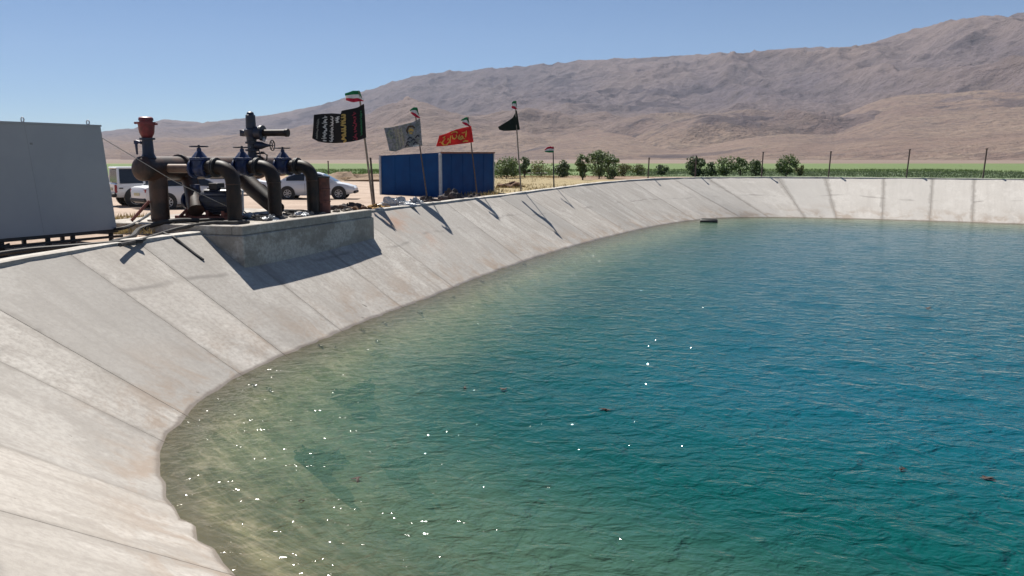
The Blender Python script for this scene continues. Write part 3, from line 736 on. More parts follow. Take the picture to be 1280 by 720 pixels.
mb = MB(); lbox(mb, 2.15, 2.3, 2.0, 4.2, DK+.002, DK+.14, .01); lbox(mb, 2.7, 2.85, 2.0, 4.2, DK+.002, DK+.14, .01)
for p in (2.3, 2.9, 3.7): lbox(mb, 2.2, 2.8, p, p+.12, DK+.14, DK+.32, .01)
mb.tube([L(2.1, 3.95, DK+.1), L(2.1, 3.45, DK+.5)], .05, 6); obj('base_frame', mb, 'red_frame', pm)

# red raking brace by the riser, rusty drum, coils and rubble
obj('brace_bar', MB().tube([L(1.0, 4.9, DK+.03), L(1.35, 4.45, 3.65)], .05, 8), 'red_frame', origin=L(1.0, 4.9, DK), label='short faded red steel bar leaning against the brown riser pipe', category='steel bar')
dl = L(6.95, 1.55, DK); dl = Vector((-7.05, 29.75, DK))
dr = thing('rusty_drum', 'rusty brown drum standing at the right end of the plinth behind the last bend', 'drum', tuple(dl))
mb = MB().lathe(dl, (0,0,1), [(0, .31), (.02, .325), (.4, .315), (.42, .335), (.45, .335), (.47, .315), (.85, .315), (.87, .335), (.90, .335), (.92, .315), (1.28, .315), (1.30, .33)], 22); obj('drum_shell', mb, 'rust_drum', dr, smooth=True)
mb = MB().lathe(dl+Vector((0,0,1.305)), (0,0,1), [(0, .335), (.03, .34), (.045, .33), (.046, .29), (.02, .28)], 22); obj('drum_rim', mb, 'black_steel', dr, smooth=True)

def hose(name, pts, r, mat, label, seg=8, cat='hose', group=None):
    P = [Vector(p) for p in pts]; out = []
    for i in range(len(P)-1):
        p0, p1, p2, p3 = P[max(i-1, 0)], P[i], P[i+1], P[min(i+2, len(P)-1)]
        for t_ in np.linspace(0, 1, 7, endpoint=False):
            t_ = float(t_); out.append(.5*((2*p1)+(-p0+p2)*t_+(2*p0-5*p1+4*p2-p3)*t_*t_+(-p0+3*p1-3*p2+p3)*t_**3))
    out.append(P[-1]); kw = dict(label=label, category=cat)
    if group: kw['group'] = group
    return obj(name, MB().tube(out, r, seg), mat, origin=P[0], smooth=True, **kw)
def spiral(c, r, n, h, seed):
    rr_ = random.Random(seed); return [Vector(c)+Vector(((r+rr_.uniform(-.08, .08))*math.cos(k*.7), (r*.8+rr_.uniform(-.08, .08))*math.sin(k*.7), h+k*.006+rr_.uniform(0, .03))) for k in range(n)]
hose('hose_coil', spiral(L(5.0, 1.4, DK), .42, 26, .03, 1), .028, 'hose', 'black hose coiled on the plinth between second and third outlet bends', cat='hose')
hose('hose_coil', spiral(L(2.9, 1.3, DK), .36, 22, .03, 2), .025, 'hose_grey', 'dusty grey hose coiled on the plinth between first and second outlet bends', cat='hose')
def stone(c, d, seed, mat, label, cat='stone', name='stone', group=None, rough=.25, flat=None):
    kw = dict(label=label, category=cat)
    if group: kw['group'] = group
    return obj(name, MB().blob(c, d, seed, rough, flat=flat), mat, origin=Vector(c)-Vector((0, 0, d[2]/2)), smooth=True, **kw)
for k in range(16):
    r = random.Random(k+40); a, p = r.uniform(2.4, 7.6), r.uniform(.7, 1.5 if k % 2 else 3.0)
    s_ = r.uniform(.10, .24); stone(L(a, p, DK+s_*.25), (s_*1.5, s_, s_*.7), k, 'stone', 'pale broken rubble lying on the plinth deck among the outlet bends', group='rubble on the plinth deck', rough=.5)

for k, (a, p, d_, lb) in enumerate(((2.75, 1.0, (.55, .4, .22), 'crumpled silver plastic scrap between the first and second outlet bends'), (4.6, .95, (.5, .35, .2), 'crumpled silver plastic scrap between the second and third outlet bends'), (3.2, 2.3, (.5, .4, .3), 'dull silver plastic scrap deep behind the second outlet bend'))):
    c = L(a, p, DK+.03); obj('plastic_scrap', MB().blob(c, d_, k+300, .6, 22, 10, flat=-.2), 'foil', origin=c, label=lb, category='plastic scrap')
hose('cable', [L(6.6, HP-.3, HZ+.9), L(6.3, 3.6, HZ+.1), L(6.0, 3.2, 4.0), L(5.6, 2.6, DK+.06), L(5.0, 2.2, DK+.04)], .022, 'hose', 'thin black cable hanging from the tall pressure valve to the deck', 6, 'cable')
hose('cable', [L(2.5, 2.75, 4.15), L(2.9, 2.5, 3.9), L(3.3, 2.4, 3.3), L(3.4, 2.0, DK+.04), L(3.0, 1.2, DK+.04), L(2.2, .75, DK+.04)], .02, 'hose', 'black motor cable running from the pump to the plinth edge', 6, 'cable')
hose('hose', [L(.6, 3.4, DK+.05), L(1.2, 3.0, DK+.05), L(2.0, 2.4, DK+.06), L(2.9, 2.0, DK+.05), L(3.6, 2.6, DK+.05), L(4.6, 2.9, DK+.05)], .05, 'hose', 'black hose snaking across the plinth deck behind the outlet bends', cat='hose')

# ------------------------------------------------------------------ grey cabin on the left bank
gd = Vector((-.47, -.883, 0)); gb = Vector((-.883, .47, 0))          # along its long face towards us; away from the pond
G0 = Vector((-11.35, 22.95, 0)); gz0, gz1 = 3.0, 5.87; GL, GW = 6.1, 2.4
cab = thing('grey_cabin', 'plain grey steel cabin on black feet at the left edge of the pond bank', 'cabin', (G0.x, G0.y, 2.53))
def gp(a, b, z): return G0 + gd*a + gb*b + Vector((0, 0, z))
lean = .25
mb = MB()
def skin(a0, a1, b0, b1, z0, z1):
    l0, l1 = lean*(z0-gz0)/(gz1-gz0), lean*(z1-gz0)/(gz1-gz0)
    return [[gp(a0+l0, b0, z0), gp(a1+l0, b0, z0), gp(a1+l0, b1, z0), gp(a0+l0, b1, z0)], [gp(a0+l1, b0, z1), gp(a1+l1, b0, z1), gp(a1+l1, b1, z1), gp(a0+l1, b1, z1)]]
mb.loft(skin(0, GL, 0, GW, gz0, gz1)); obj('wall', mb, 'grey_steel', cab)
mb = MB(); mb.loft(skin(-.02, GL+.02, -.02, GW+.02, gz1+.002, gz1+.05)); obj('roof', mb, 'grey_steel', cab)
for a in (2.1, 4.1):
    mb = MB(); mb.loft(skin(a, a+.025, -.006, 0.01, gz0+.03, gz1-.03)); obj('panel_seam', mb, 'grey_steel', cab)
for a, b in ((.3, .1), (2.1, .1), (4.3, .1)):
    c = gp(a+lean, b, gz1+.11); obj('lifting_eye', MB().ring(c, gd, .06, .016, 14, 6).box(c-Vector((0,0,.06)), (.06, .06, .03)), 'trim', cab)
for a, z, w_, h_ in ((3.15, 4.95, .10, .16), (3.1, 4.75, .16, .04), (2.0, 5.35, .07, .05)):
    mb = MB(); mb.loft(skin(a, a+w_, -.004, .002, z, z+h_)); obj('scuff_patch', mb, 'grey_stain', cab)
mb = MB()
for b in (.05, GW-.05): mb.bbox(gp(GL/2, b, gz0-.048), (GL+.1, .12, .09), .01, math.atan2(gd.y, gd.x))
for a in (0.0, 1.5, 3.0, 4.5, 6.1): mb.bbox(gp(a, GW/2, gz0-.05), (.1, GW-.24, .07), .01, math.atan2(gd.y, gd.x))
obj('base_frame', mb, 'black_steel', cab)
for a in (.15, 1.3, 2.0, 3.2, 4.4, 5.8):
    for b in (.07, GW-.07):
        mb = MB().bbox(gp(a, b, 2.74), (.10, .10, .37), .01, math.atan2(gd.y, gd.x)).box(gp(a, b, 2.546), (.22, .2, .03), math.atan2(gd.y, gd.x)); obj('foot', mb, 'black_steel', cab)
obj('skid_rail', MB().bbox(gp(GL/2, -.10, 2.80), (GL+.2, .06, .07), .01, math.atan2(gd.y, gd.x)), 'black_steel', cab)

# concrete apron the cabin stands on
ap = MB(); ap.bbox(gp(3.2, 1.6, 2.43), (8.4, 4.4, .2), .03, math.atan2(gd.y, gd.x)); obj('apron', ap, 'coping', None, kind='structure')

# stay rope, hoses from the cabin to the pumps
a_, b_ = gp(lean, 0, gz1-.3), L(2.1, 1.75, DK+.35)
mid = (a_+b_)/2 - Vector((0, 0, .12))
hose('stay_rope', [a_, a_*.7+b_*.3-Vector((0,0,.07)), mid, a_*.3+b_*.7-Vector((0,0,.08)), b_], .010, 'rope', 'thin pale rope running from the grey cabin down to the plinth', 6, 'rope')
def gz(px, py, z=2.86): return on_z(px, py, z)
hose('hose', [gz(140,303), gz(165,296), L(-.35,3.3,2.93), L(.25,2.7,PZ+.07), L(1.2,2.5,DK+.08)], .075, 'hose', 'thick black hose climbing from the cabin corner onto the plinth', cat='hose')
hose('hose', [gz(150,306), gz(180,299), L(-.25,2.1,2.95), L(.22,1.3,PZ+.05), L(.6,.9,PZ+.04), L(1.4,.8,DK+.06)], .055, 'hose_grey', 'dusty grey hose along the left end of the plinth edge', cat='hose')
hose('hose', [gz(-30,322), gz(30,313), gz(90,308), gz(150,303), gz(178,301)], .06, 'hose', 'black hose lying along the foot of the grey cabin', cat='hose')
hose('hose', [gp(.1, -.05, 3.0), gz(158,284,3.05), gz(175,276,3.0), gz(186,268,3.05), gz(200,262,3.1)], .05, 'hose', 'slack black cable looping from the cabin floor to the riser', cat='cable')
def on_bank(px, py, lift=.03):
    d = ray(px, py); k = 4.0
    for _ in range(4000):
        p = Vector((d.x*k, d.y*k, EYE+d.z*k)); i = int(np.argmin(((LW-np.array([p.x, p.y]))**2).sum(1)))
        o_ = float((np.array([p.x, p.y])-LW[i]) @ LN[i])
        if p.z <= min(o_/SLOPE, LR[i]) + lift: return p
        k += .02
    return p
hose('hose', [gz(205,292,2.9), on_bank(217,297,.05), on_bank(230,307,.05), on_bank(244,318,.05), on_bank(254,325,.05)], .045, 'hose', 'thin black tube lying down the bank beside the left face of the plinth', cat='hose')  # thin dark tube laid close to the slope
hose('hose', [gp(5.6,-.1,2.95), gp(5.0,-.3,2.8), gp(4.2,-.25,2.82), gp(3.6,-.3,2.8), gp(3.0,.1,2.84)], .03, 'hose', 'thin black cable sagging below the grey cabin floor', cat='cable')

# ------------------------------------------------------------------ blue kiosk
Kc = Vector((-4.14, 46.7, 2.66)); d1, d2 = Vector((-.866, .5, 0)), Vector((.5, .866, 0)); k1, k2 = 4.4, 5.9
kz = 5.28
kio = thing('blue_cabin', 'dark blue sheet metal cabin with silver corner strips on the far bank', 'cabin', tuple(Kc))
c1, c2, c3 = Kc+d1*k1, Kc+d2*k2, Kc+d1*k1+d2*k2
mb = MB(); mb.loft([[Vector((p.x, p.y, 2.6)) for p in (Kc, c2, c3, c1)], [Vector((Kc.x, Kc.y, kz)), Vector((c2.x, c2.y, kz+.03)), Vector((c3.x, c3.y, kz-.08)), Vector((c1.x, c1.y, kz-.17))]])
obj('wall', mb, 'blue_sheet', kio)
mb = MB(); ov = .05
q = [Kc-d1*ov-d2*ov, c2-d1*ov+d2*ov, c3+d1*ov+d2*ov, c1+d1*ov-d2*ov]; hz = [kz, kz+.03, kz-.08, kz-.17]
mb.loft([[Vector((p.x, p.y, z+.004)) for p, z in zip(q, hz)], [Vector((p.x, p.y, z+.05)) for p, z in zip(q, hz)]]); obj('roof', mb, 'blue_sheet', kio)
mb = MB()
e0, e1 = Kc-d1*(ov+.02)-d2*ov, c2-d1*(ov+.02)+d2*ov
mb.loft([[Vector((*e0.xy, kz-.0)), Vector((*(e0-d1*.03).xy, kz-.0)), Vector((*(e0-d1*.03).xy, kz+.09)), Vector((*e0.xy, kz+.09))], [Vector((*e1.xy, kz+.03)), Vector((*(e1-d1*.03).xy, kz+.03)), Vector((*(e1-d1*.03).xy, kz+.12)), Vector((*e1.xy, kz+.12))]]); obj('roof_edge', mb, 'roof_edge', kio)
for p, wd_, z_ in ((Kc-d1*.012-d2*.012, .15, kz), (c1-d2*.012, .13, kz-.17), (c2-d1*.012, .09, kz+.03)):
    obj('corner_strip', MB().bbox(Vector((p.x, p.y, (2.62+z_)/2)), (wd_, wd_, z_-2.62), .012, math.atan2(d2.y, d2.x)), 'trim', kio)
def seams(base, dr_, ln, nrm, zt0, zt1, n):
    for k in range(1, n):
        p = base + dr_*(ln*k/n); zt = zt0 + (zt1-zt0)*k/n
        obj('panel_seam', MB().box(Vector((p.x, p.y, (2.66+zt-.03)/2))+nrm*.008, (.016, .014, zt-2.72), math.atan2(dr_.y, dr_.x)), 'blue_sheet', kio)
seams(Kc, d1, k1, -d2, kz, kz-.17, 4); seams(Kc, d2, k2, -d1, kz, kz+.03, 5)

# crumpled sheeting and heaps at its foot
def rim_back(px, back=.9, lift=0.0):
    """a point on the ground just behind the rim, seen at photo column px"""
    best = None
    for s in np.arange(joint_s[2], joint_s[22], .25):
        w, n, R = loop_at(s); o_ = SLOPE*R + back; p = (w[0]+n[0]*o_, w[1]+n[1]*o_)
        c, s_ = math.cos(PITCH), math.sin(PITCH); dz = R - EYE; dy = p[1]*c - dz*s_; x = 640 + FPX*p[0]/dy
        if best is None or abs(x-px) < best[0]: best = (abs(x-px), p, R)
    return Vector((best[1][0], best[1][1], best[2]-.02+lift))
def heap(px, size, seed, mat, name, label, cat, back=1.0, rough=.45):
    p = rim_back(px, back); return obj(name, MB().blob(p+Vector((0, 0, size[2]*.05)), size, seed, rough, 34, 18, flat=-.25), mat, origin=p, smooth=(name != 'plastic_sheeting'), label=label, category=cat)
heap(497, (1.5, .7, .55), 3, 'foil', 'plastic_sheeting', 'crumpled silver plastic sheeting at the foot of the blue cabin', 'plastic sheet', .75, .6)
heap(521, (.6, .5, .45), 4, 'foil', 'plastic_sheeting', 'small dull silver plastic scrap right of the bigger crumpled sheet', 'plastic sheet', .7, .6)
heap(563, (1.1, .6, .8), 5, 'dark_cloth', 'rag_heap', 'heap of dark rags by the front corner strip of the blue cabin', 'rags', .8)
heap(534, (.9, .5, .5), 6, 'dark_cloth', 'rag_heap', 'dark bundle at the foot of the grey banner pole', 'rags', .75)
heap(594, (.6, .4, .4), 7, 'dark_cloth', 'rag_heap', 'small dark bundle under the red banner pole', 'rags', .75)
heap(436, (1.5, .8, .42), 8, 'dark_cloth', 'debris_heap', 'low brown heap of debris left of the black banner pole', 'debris heap', 1.3, .6)
heap(452, (.9, .6, .34), 9, 'soil', 'soil_heap', 'small brown soil heap right beside the black banner pole foot', 'soil heap', .7)
heap(473, (.9, .5, .30), 10, 'straw', 'straw_litter', 'small orange straw heap between the black banner pole and silver sheeting', 'straw', .6)
heap(640, (1.5, .9, .55), 11, 'soil', 'soil_heap', 'reddish soil mound in dry grass left of the pale wooden flagpole', 'soil heap', 4.0)
p_ = on_z(440, 227, 2.9); obj('soil_heap', MB().blob(p_, (9, 5, 1.3), 21, .4, 26, 10, flat=-.2), 'bank_soil', origin=p_, smooth=True, label='wide low brown soil bank behind the parked white saloon', category='soil bank')

# ------------------------------------------------------------------ flags and poles
def pole(base, top, r, mat, label):
    obj('flagpole', MB().tube([base, base*.5+top*.5, top], [r, r*.85, r*.6], 8), mat, origin=base, smooth=True, label=label, category='flagpole')
class Cloth:
    """ruled cloth between an upper and a lower edge, hoist first; u runs to the fly"""
    def __init__(s, up, lo, y, amp=.16, waves=1.6, ph=0.0):
        s.up, s.lo, s.y, s.amp, s.w, s.ph = up, lo, y, amp, waves, ph
        s.ku = s._k(up); s.kl = s._k(lo)
    def _k(s, e):
        d = [0]
        for a, b in zip(e, e[1:]): d.append(d[-1]+math.hypot(a[0]-b[0], a[1]-b[1]))
        return [x/d[-1] for x in d]
    def P(s, u, v, lift=0.0):
        a = (np.interp(u, s.ku, [p[0] for p in s.up]), np.interp(u, s.ku, [p[1] for p in s.up]))
        b = (np.interp(u, s.kl, [p[0] for p in s.lo]), np.interp(u, s.kl, [p[1] for p in s.lo]))
        px, py = a[0]*(1-v)+b[0]*v, a[1]*(1-v)+b[1]*v
        q = at(px, py, s.y); dy = s.amp*min(1, u*2.5)*math.sin(u*s.w*6.28+s.ph+v*.9) + .03*math.sin(u*17+v*5)
        return Vector((q.x, q.y + dy - lift, q.z))
    def mesh(s, nu=20, nv=8, v0=0.0, v1=1.0):
        mb = MB(); 
        for side in (0, -.012):
            o = len(mb.v)
            for j in range(nv+1):
                for i in range(nu+1): mb.v.append(tuple(s.P(i/nu, v0+(v1-v0)*j/nv, side)))
            for j in range(nv):
                for i in range(nu):
                    f = (o+j*(nu+1)+i, o+j*(nu+1)+i+1, o+(j+1)*(nu+1)+i+1, o+(j+1)*(nu+1)+i); mb.f.append(f if side else f[::-1])
        return mb
    def stroke(s, mb, pts, w=.03, lift=.02):
        """a brush stroke in (u, v) laid on the cloth, on both of its sides"""
        for sg in (lift, -lift-.0):
            P = []
            for (u0, v0), (u1, v1) in zip(pts, pts[1:]):
                n = max(2, int(math.hypot(u1-u0, v1-v0)*26))
                for k in range(n): t_ = k/n; P.append((u0+(u1-u0)*t_, v0+(v1-v0)*t_))
            P.append(pts[-1]); o = len(mb.v)
            for i, (u, v) in enumerate(P):
                a, b = P[max(i-1, 0)], P[min(i+1, len(P)-1)]; tx, ty = b[0]-a[0], (b[1]-a[1])*.65; l = math.hypot(tx, ty) or 1
                ww = w*(.55+.45*math.sin(math.pi*(i+.6)/(len(P)+.2)))
                mb.v.append(tuple(s.P(u-ty/l*ww*.5, v+tx/l*ww*.75, sg))); mb.v.append(tuple(s.P(u+ty/l*ww*.5, v-tx/l*ww*.75, sg)))
            for i in range(len(P)-1): mb.f.append((o+2*i, o+2*i+1, o+2*i+3, o+2*i+2))
def tricolour(up, lo, y, label, cols, grp='tricolour flags above the banners'):
    c = Cloth(up, lo, y, .06, .8); base = at(up[0][0], up[0][1], y)
    f = thing('tricolour_flag', label, 'flag', tuple(base), group=grp)
    for k, m in enumerate(cols): obj('stripe', c.mesh(12, 3, k/3, (k+1)/3), m, f, smooth=True)
IR = ('c_green', 'c_white', 'c_red')

# 1 black banner
Y1 = 36.6; b = Vector(on_z(467, 261, 2.82)); b = at(467, 262, Y1)
pole(b, at(448.5, 114, Y1), .055, 'wood', 'weathered wooden pole carrying the large black banner')
obj('stake', MB().tube([at(468.5, 262, Y1+.25), at(463, 197, Y1+.25)], [.05, .045], 8), 'dark_pole', origin=at(468.5, 262, Y1+.25), label='short dark stake lashed behind the pole of the black banner', category='stake')
tricolour([(453,124.5),(449.5,113),(441,113.5),(431.5,117)], [(455.5,126.5),(450,126.5),(441,128),(432.5,125.5)], Y1-.1, 'green white red striped flag flying above the black banner', IR)
ck = Cloth([(455,129.5),(447,134),(437,136.5),(427.5,138.5),(426.5,142.5),(414,141.5),(402,142),(393,143.5)], [(458,172),(449,175),(438,177.5),(429,178.5),(418,179),(407,178.5),(398,177),(391,173)], Y1-.1, .13, 1.5, .4)
bf = thing('black_banner', 'large black banner with columns of white, yellow and red script', 'banner', tuple(at(456, 150, Y1)))
obj('cloth', ck.mesh(34, 12), 'c_black', bf, smooth=True)
def script_column(cl, u0, mat, parent, seed, v0=.1, v1=.92, w=.026, sway=.035, step=.10, slant=0.0):
    r = random.Random(seed); mb = MB(); v = v0
    while v < v1:
        h = r.uniform(step*.8, step*1.5); x = u0 + slant*(v-v0); k = r.random()
        if k < .4: cl.stroke(mb, [(x-sway, v), (x+sway*.3, v+h*.25), (x-sway*.2, v+h*.6), (x+sway, v+h*.8)], w)
        elif k < .75: cl.stroke(mb, [(x+sway, v), (x-sway*.6, v+h*.3), (x-sway*.7, v+h*.7), (x+sway*.2, v+h)], w)
        else:
            cl.stroke(mb, [(x-sway*.9, v+h*.3), (x+sway*.9, v+h*.45)], w); cl.stroke(mb, [(x+sway*.2, v), (x+sway*.25, v+.02)], w*1.1)
        if r.random() < .5: cl.stroke(mb, [(x+sway*1.2, v+h*.5), (x+sway*1.25, v+h*.5+.02)], w)
        v += h*.82
    return obj('script', mb, mat, parent)
script_column(ck, .075, 'i_green', bf, 1, .15, .85, .03, .014, .1, .01)
script_column(ck, .20, 'i_dred', bf, 2, .12, .9, .028, .03, .11)
script_column(ck, .405, 'i_yellow', bf, 3, .12, .92, .036, .045, .10)
script_column(ck, .55, 'i_white', bf, 4, .10, .34, .032, .035, .09)
script_column(ck, .67, 'i_white', bf, 5, .10, .93, .026, .03, .09, -.03)
script_column(ck, .80, 'i_white', bf, 6, .08, .93, .028, .035, .10, -.03)
script_column(ck, .915, 'i_grey', bf, 7, .18, .85, .024, .014, .09)

# 2 grey printed banner
Y2 = 40.4
pole(at(535.5, 259, Y2), at(518, 134, Y2), .042, 'dark_pole', 'dark leaning pole in front of the left blue cabin wall')
tricolour([(524,145),(521.5,134),(516,134.5),(512.5,138)], [(525.5,147),(522,147.5),(518.5,145.5),(513.5,141.5)], Y2-.08, 'small green white red flag on the pole of the grey banner', IR)
cg = Cloth([(525,147.5),(515,153),(503,156),(491,158.5),(480,160)], [(528,182),(516,183.5),(504,185.5),(494,189.5),(487,188.5)], Y2-.08, .10, 1.3, 1.0)
gf = thing('grey_banner', 'thin grey printed banner with a golden patch left of the blue cabin', 'banner', tuple(at(526, 165, Y2)))
obj('cloth', cg.mesh(26, 10), 'c_grey', gf, smooth=True)
mb = MB(); cg.stroke(mb, [(.17,.28),(.24,.16),(.34,.14),(.40,.30),(.38,.42)], .05); obj('print', mb, 'i_brown', gf)
mb = MB(); cg.stroke(mb, [(.22,.36),(.30,.26),(.35,.36)], .07); cg.stroke(mb, [(.26,.44),(.34,.42)], .05); obj('print', mb, 'i_yellow', gf)
mb = MB()
for k, (a, q) in enumerate(((.12,.62),(.25,.72),(.34,.62),(.20,.85),(.40,.78),(.44,.90))): cg.stroke(mb, [(a-.06, q+.03), (a, q-.03), (a+.07, q+.05)], .045)
obj('print', mb, 'i_dark', gf)
for k, u0 in enumerate((.54, .64, .73)): script_column(cg, u0, 'i_pale', gf, 30+k, .12, .88, .022, .02, .09, .02)
mb = MB(); cg.stroke(mb, [(.80,.18),(.86,.12),(.92,.25),(.88,.5),(.82,.35)], .05); obj('print', mb, 'i_pale', gf)
mb = MB(); cg.stroke(mb, [(.10,.965),(.2,.975),(.28,.98)], .05); obj('print', mb, 'i_white', gf)

# 3 red banner
Y3 = 46.2
pole(at(597, 248, Y3), at(585, 146, Y3), .045, 'dark_pole', 'dark leaning pole in front of the right blue cabin wall')
tricolour([(587,156),(584,146),(580,147.5),(576.5,150)], [(588.5,157.5),(585,157.5),(581.5,156.5),(578,154)], Y3-.08, 'small green white red flag fluttering above the red banner', IR)
cr = Cloth([(589,157.5),(580,159.5),(570,162),(559,166.5),(549,169.5)], [(592,177.5),(580,179.5),(568,181),(556,182.5),(545,183)], Y3-.08, .10, 1.3, 0.2)
rf = thing('red_banner', 'bright red banner with golden script flying above the blue cabin', 'banner', tuple(at(590, 167, Y3)))
obj('cloth', cr.mesh(26, 10), 'c_bred', rf, smooth=True)
for pts, w, m in (([(.16,.22),(.18,.45),(.20,.62)], .035, 'i_gold'), ([(.30,.30),(.24,.32),(.20,.28)], .03, 'i_gold'), ([(.36,.38),(.40,.62),(.33,.72),(.27,.62),(.30,.48),(.36,.60),(.22,.72)], .034, 'i_gold'), ([(.28,.88),(.22,.84),(.14,.90)], .05, 'i_gold'),
                  ([(.62,.15),(.56,.10),(.46,.14),(.42,.26)], .04, 'i_gold'), ([(.58,.30),(.56,.52),(.50,.62),(.44,.50),(.46,.34)], .034, 'i_gold'), ([(.62,.30),(.64,.60),(.63,.85)], .034, 'i_gold'),
                  ([(.66,.70),(.72,.93),(.80,.92),(.86,.72),(.82,.50),(.78,.40)], .04, 'i_gold'), ([(.80,.20),(.86,.28),(.80,.36)], .035, 'i_gold'), ([(.90,.62),(.94,.66)], .04, 'i_gold'), ([(.70,.42),(.70,.60)], .03, 'i_gold')):
    mb = MB(); cr.stroke(mb, pts, w*1.25); obj('script', mb, m, rf)

# 4 dark pennant
Y4 = 51.0
pole(at(651.5, 242, Y4), at(643.5, 126, Y4), .05, 'wood', 'pale wooden flagpole of the dark pennant right of the blue cabin')
tricolour([(646,135.5),(645.5,126),(642,126.3),(640,128)], [(647,136),(645,136.5),(641.5,136),(639.5,135)], Y4-.06, 'tiny green white red flag at the top above the dark pennant', IR)
cp = Cloth([(646,137),(641,147),(634,152),(628,155.5),(622.5,158.5)], [(650,162),(643,163),(635,163.7),(629,163.5),(624,162)], Y4-.06, .12, 1.0, 0.6)
pf = thing('dark_pennant', 'plain blackish green pennant drooping from the pale wooden pole', 'flag', tuple(at(647, 150, Y4)))
obj('cloth', cp.mesh(20, 8), 'c_dgreen', pf, smooth=True)
# 5 small flag
Y5 = 55.5
pole(at(692.5, 237, Y5), at(691.3, 183, Y5), .05, 'black_steel', 'thin black pole of the small low flag near the orchard trees')
tricolour([(692.3,184),(688,183),(684,184),(680.5,187.2)], [(692.3,190.5),(688,190.8),(684,190.5),(680.8,190)], Y5-.06, 'small flag with red on top flying low right of the dark pennant', ('c_red', 'c_white', 'c_green'))

# ------------------------------------------------------------------ fence posts along the far rim
fp = None
for k, (px, yt, yb, ln_) in enumerate(((410.5,200,226,0), (809,193,219,.2), (870.5,190,217,.1), (951,190,221,.15), (1037,190,222,.25), (1131,187,222.5,.3), (1228,187,224.5,.3))):
    base = rim_back(px, .8) if px > 700 else on_z(411, 226, 2.85)
    h = (yb-yt)/FPX*base.y; 
    if px < 500: h = 24/FPX*base.y
    if fp is None:
        fp = thing('fence_post', '', 'fence post', (0,0,0)); mb = MB().tube([(0,0,-.3),(0,0,.5),(0,0,1)], .06, 6); obj('post', mb, 'post', fp, world=False)
        obj('post_cap', MB().box((0,0,1.0), (.15, .15, .03)), 'post', fp, world=False); r_ = fp
    else: r_ = copy_tree(fp)
    r_.location = base; r_.scale = (1, 1, h); r_.rotation_euler = (0, R_(ln_*9), 0); r_['group'] = 'dark fence posts behind the pond'
    r_['label'] = ['dark fence post behind the parked white saloon and rusty drum', 'dark fence post standing right of the tall orchard trees', 'dark fence post rising behind the dense round bush', 'dark fence post among the ragged bushes', 'dark fence post just right of the last round bush', 'dark fence post in the bare green field, second from the right', 'rightmost dark fence post before the green field'][k]

# ------------------------------------------------------------------ vehicles
def section(hw, hr, z0, z1, k=10, top=True):
    """half-width hw low, hr at the top"""
    return [(-hw*.86, z0), (-hw*.98, z0+(z1-z0)*.18), (-hw, z0+(z1-z0)*.5), (-hw*.985, z0+(z1-z0)*.82), (-hr, z1-.015), (-hr*.6, z1+.012), (0, z1+.018), (hr*.6, z1+.012), (hr, z1-.015), (hw*.985, z0+(z1-z0)*.82), (hw, z0+(z1-z0)*.5), (hw*.98, z0+(z1-z0)*.18), (hw*.86, z0)]
def wheel(parent, x, y, r, side):
    mb = MB().lathe((x, y-.11, r), (0,1,0), [(0, r*.82), (.02, r*.97), (.06, r), (.16, r), (.20, r*.97), (.22, r*.82)], 22); w = obj('wheel', mb, 'tyre', parent, world=False, smooth=True)
    yy = y + side*.112; mb = MB().lathe((x, yy-side*.03, r), (0, side, 0), [(0, r*.66), (.035, r*.66), (.03, r*.58), (.012, r*.54)], 18)
    for k in range(7):
        q = k*2*math.pi/7; mb.box((x+math.cos(q)*r*.33, yy, r+math.sin(q)*r*.33), (r*.62, .03, r*.13), Matrix.Rotation(-q, 3, 'Y'))
    obj('rim', mb, 'rim', w, world=False)
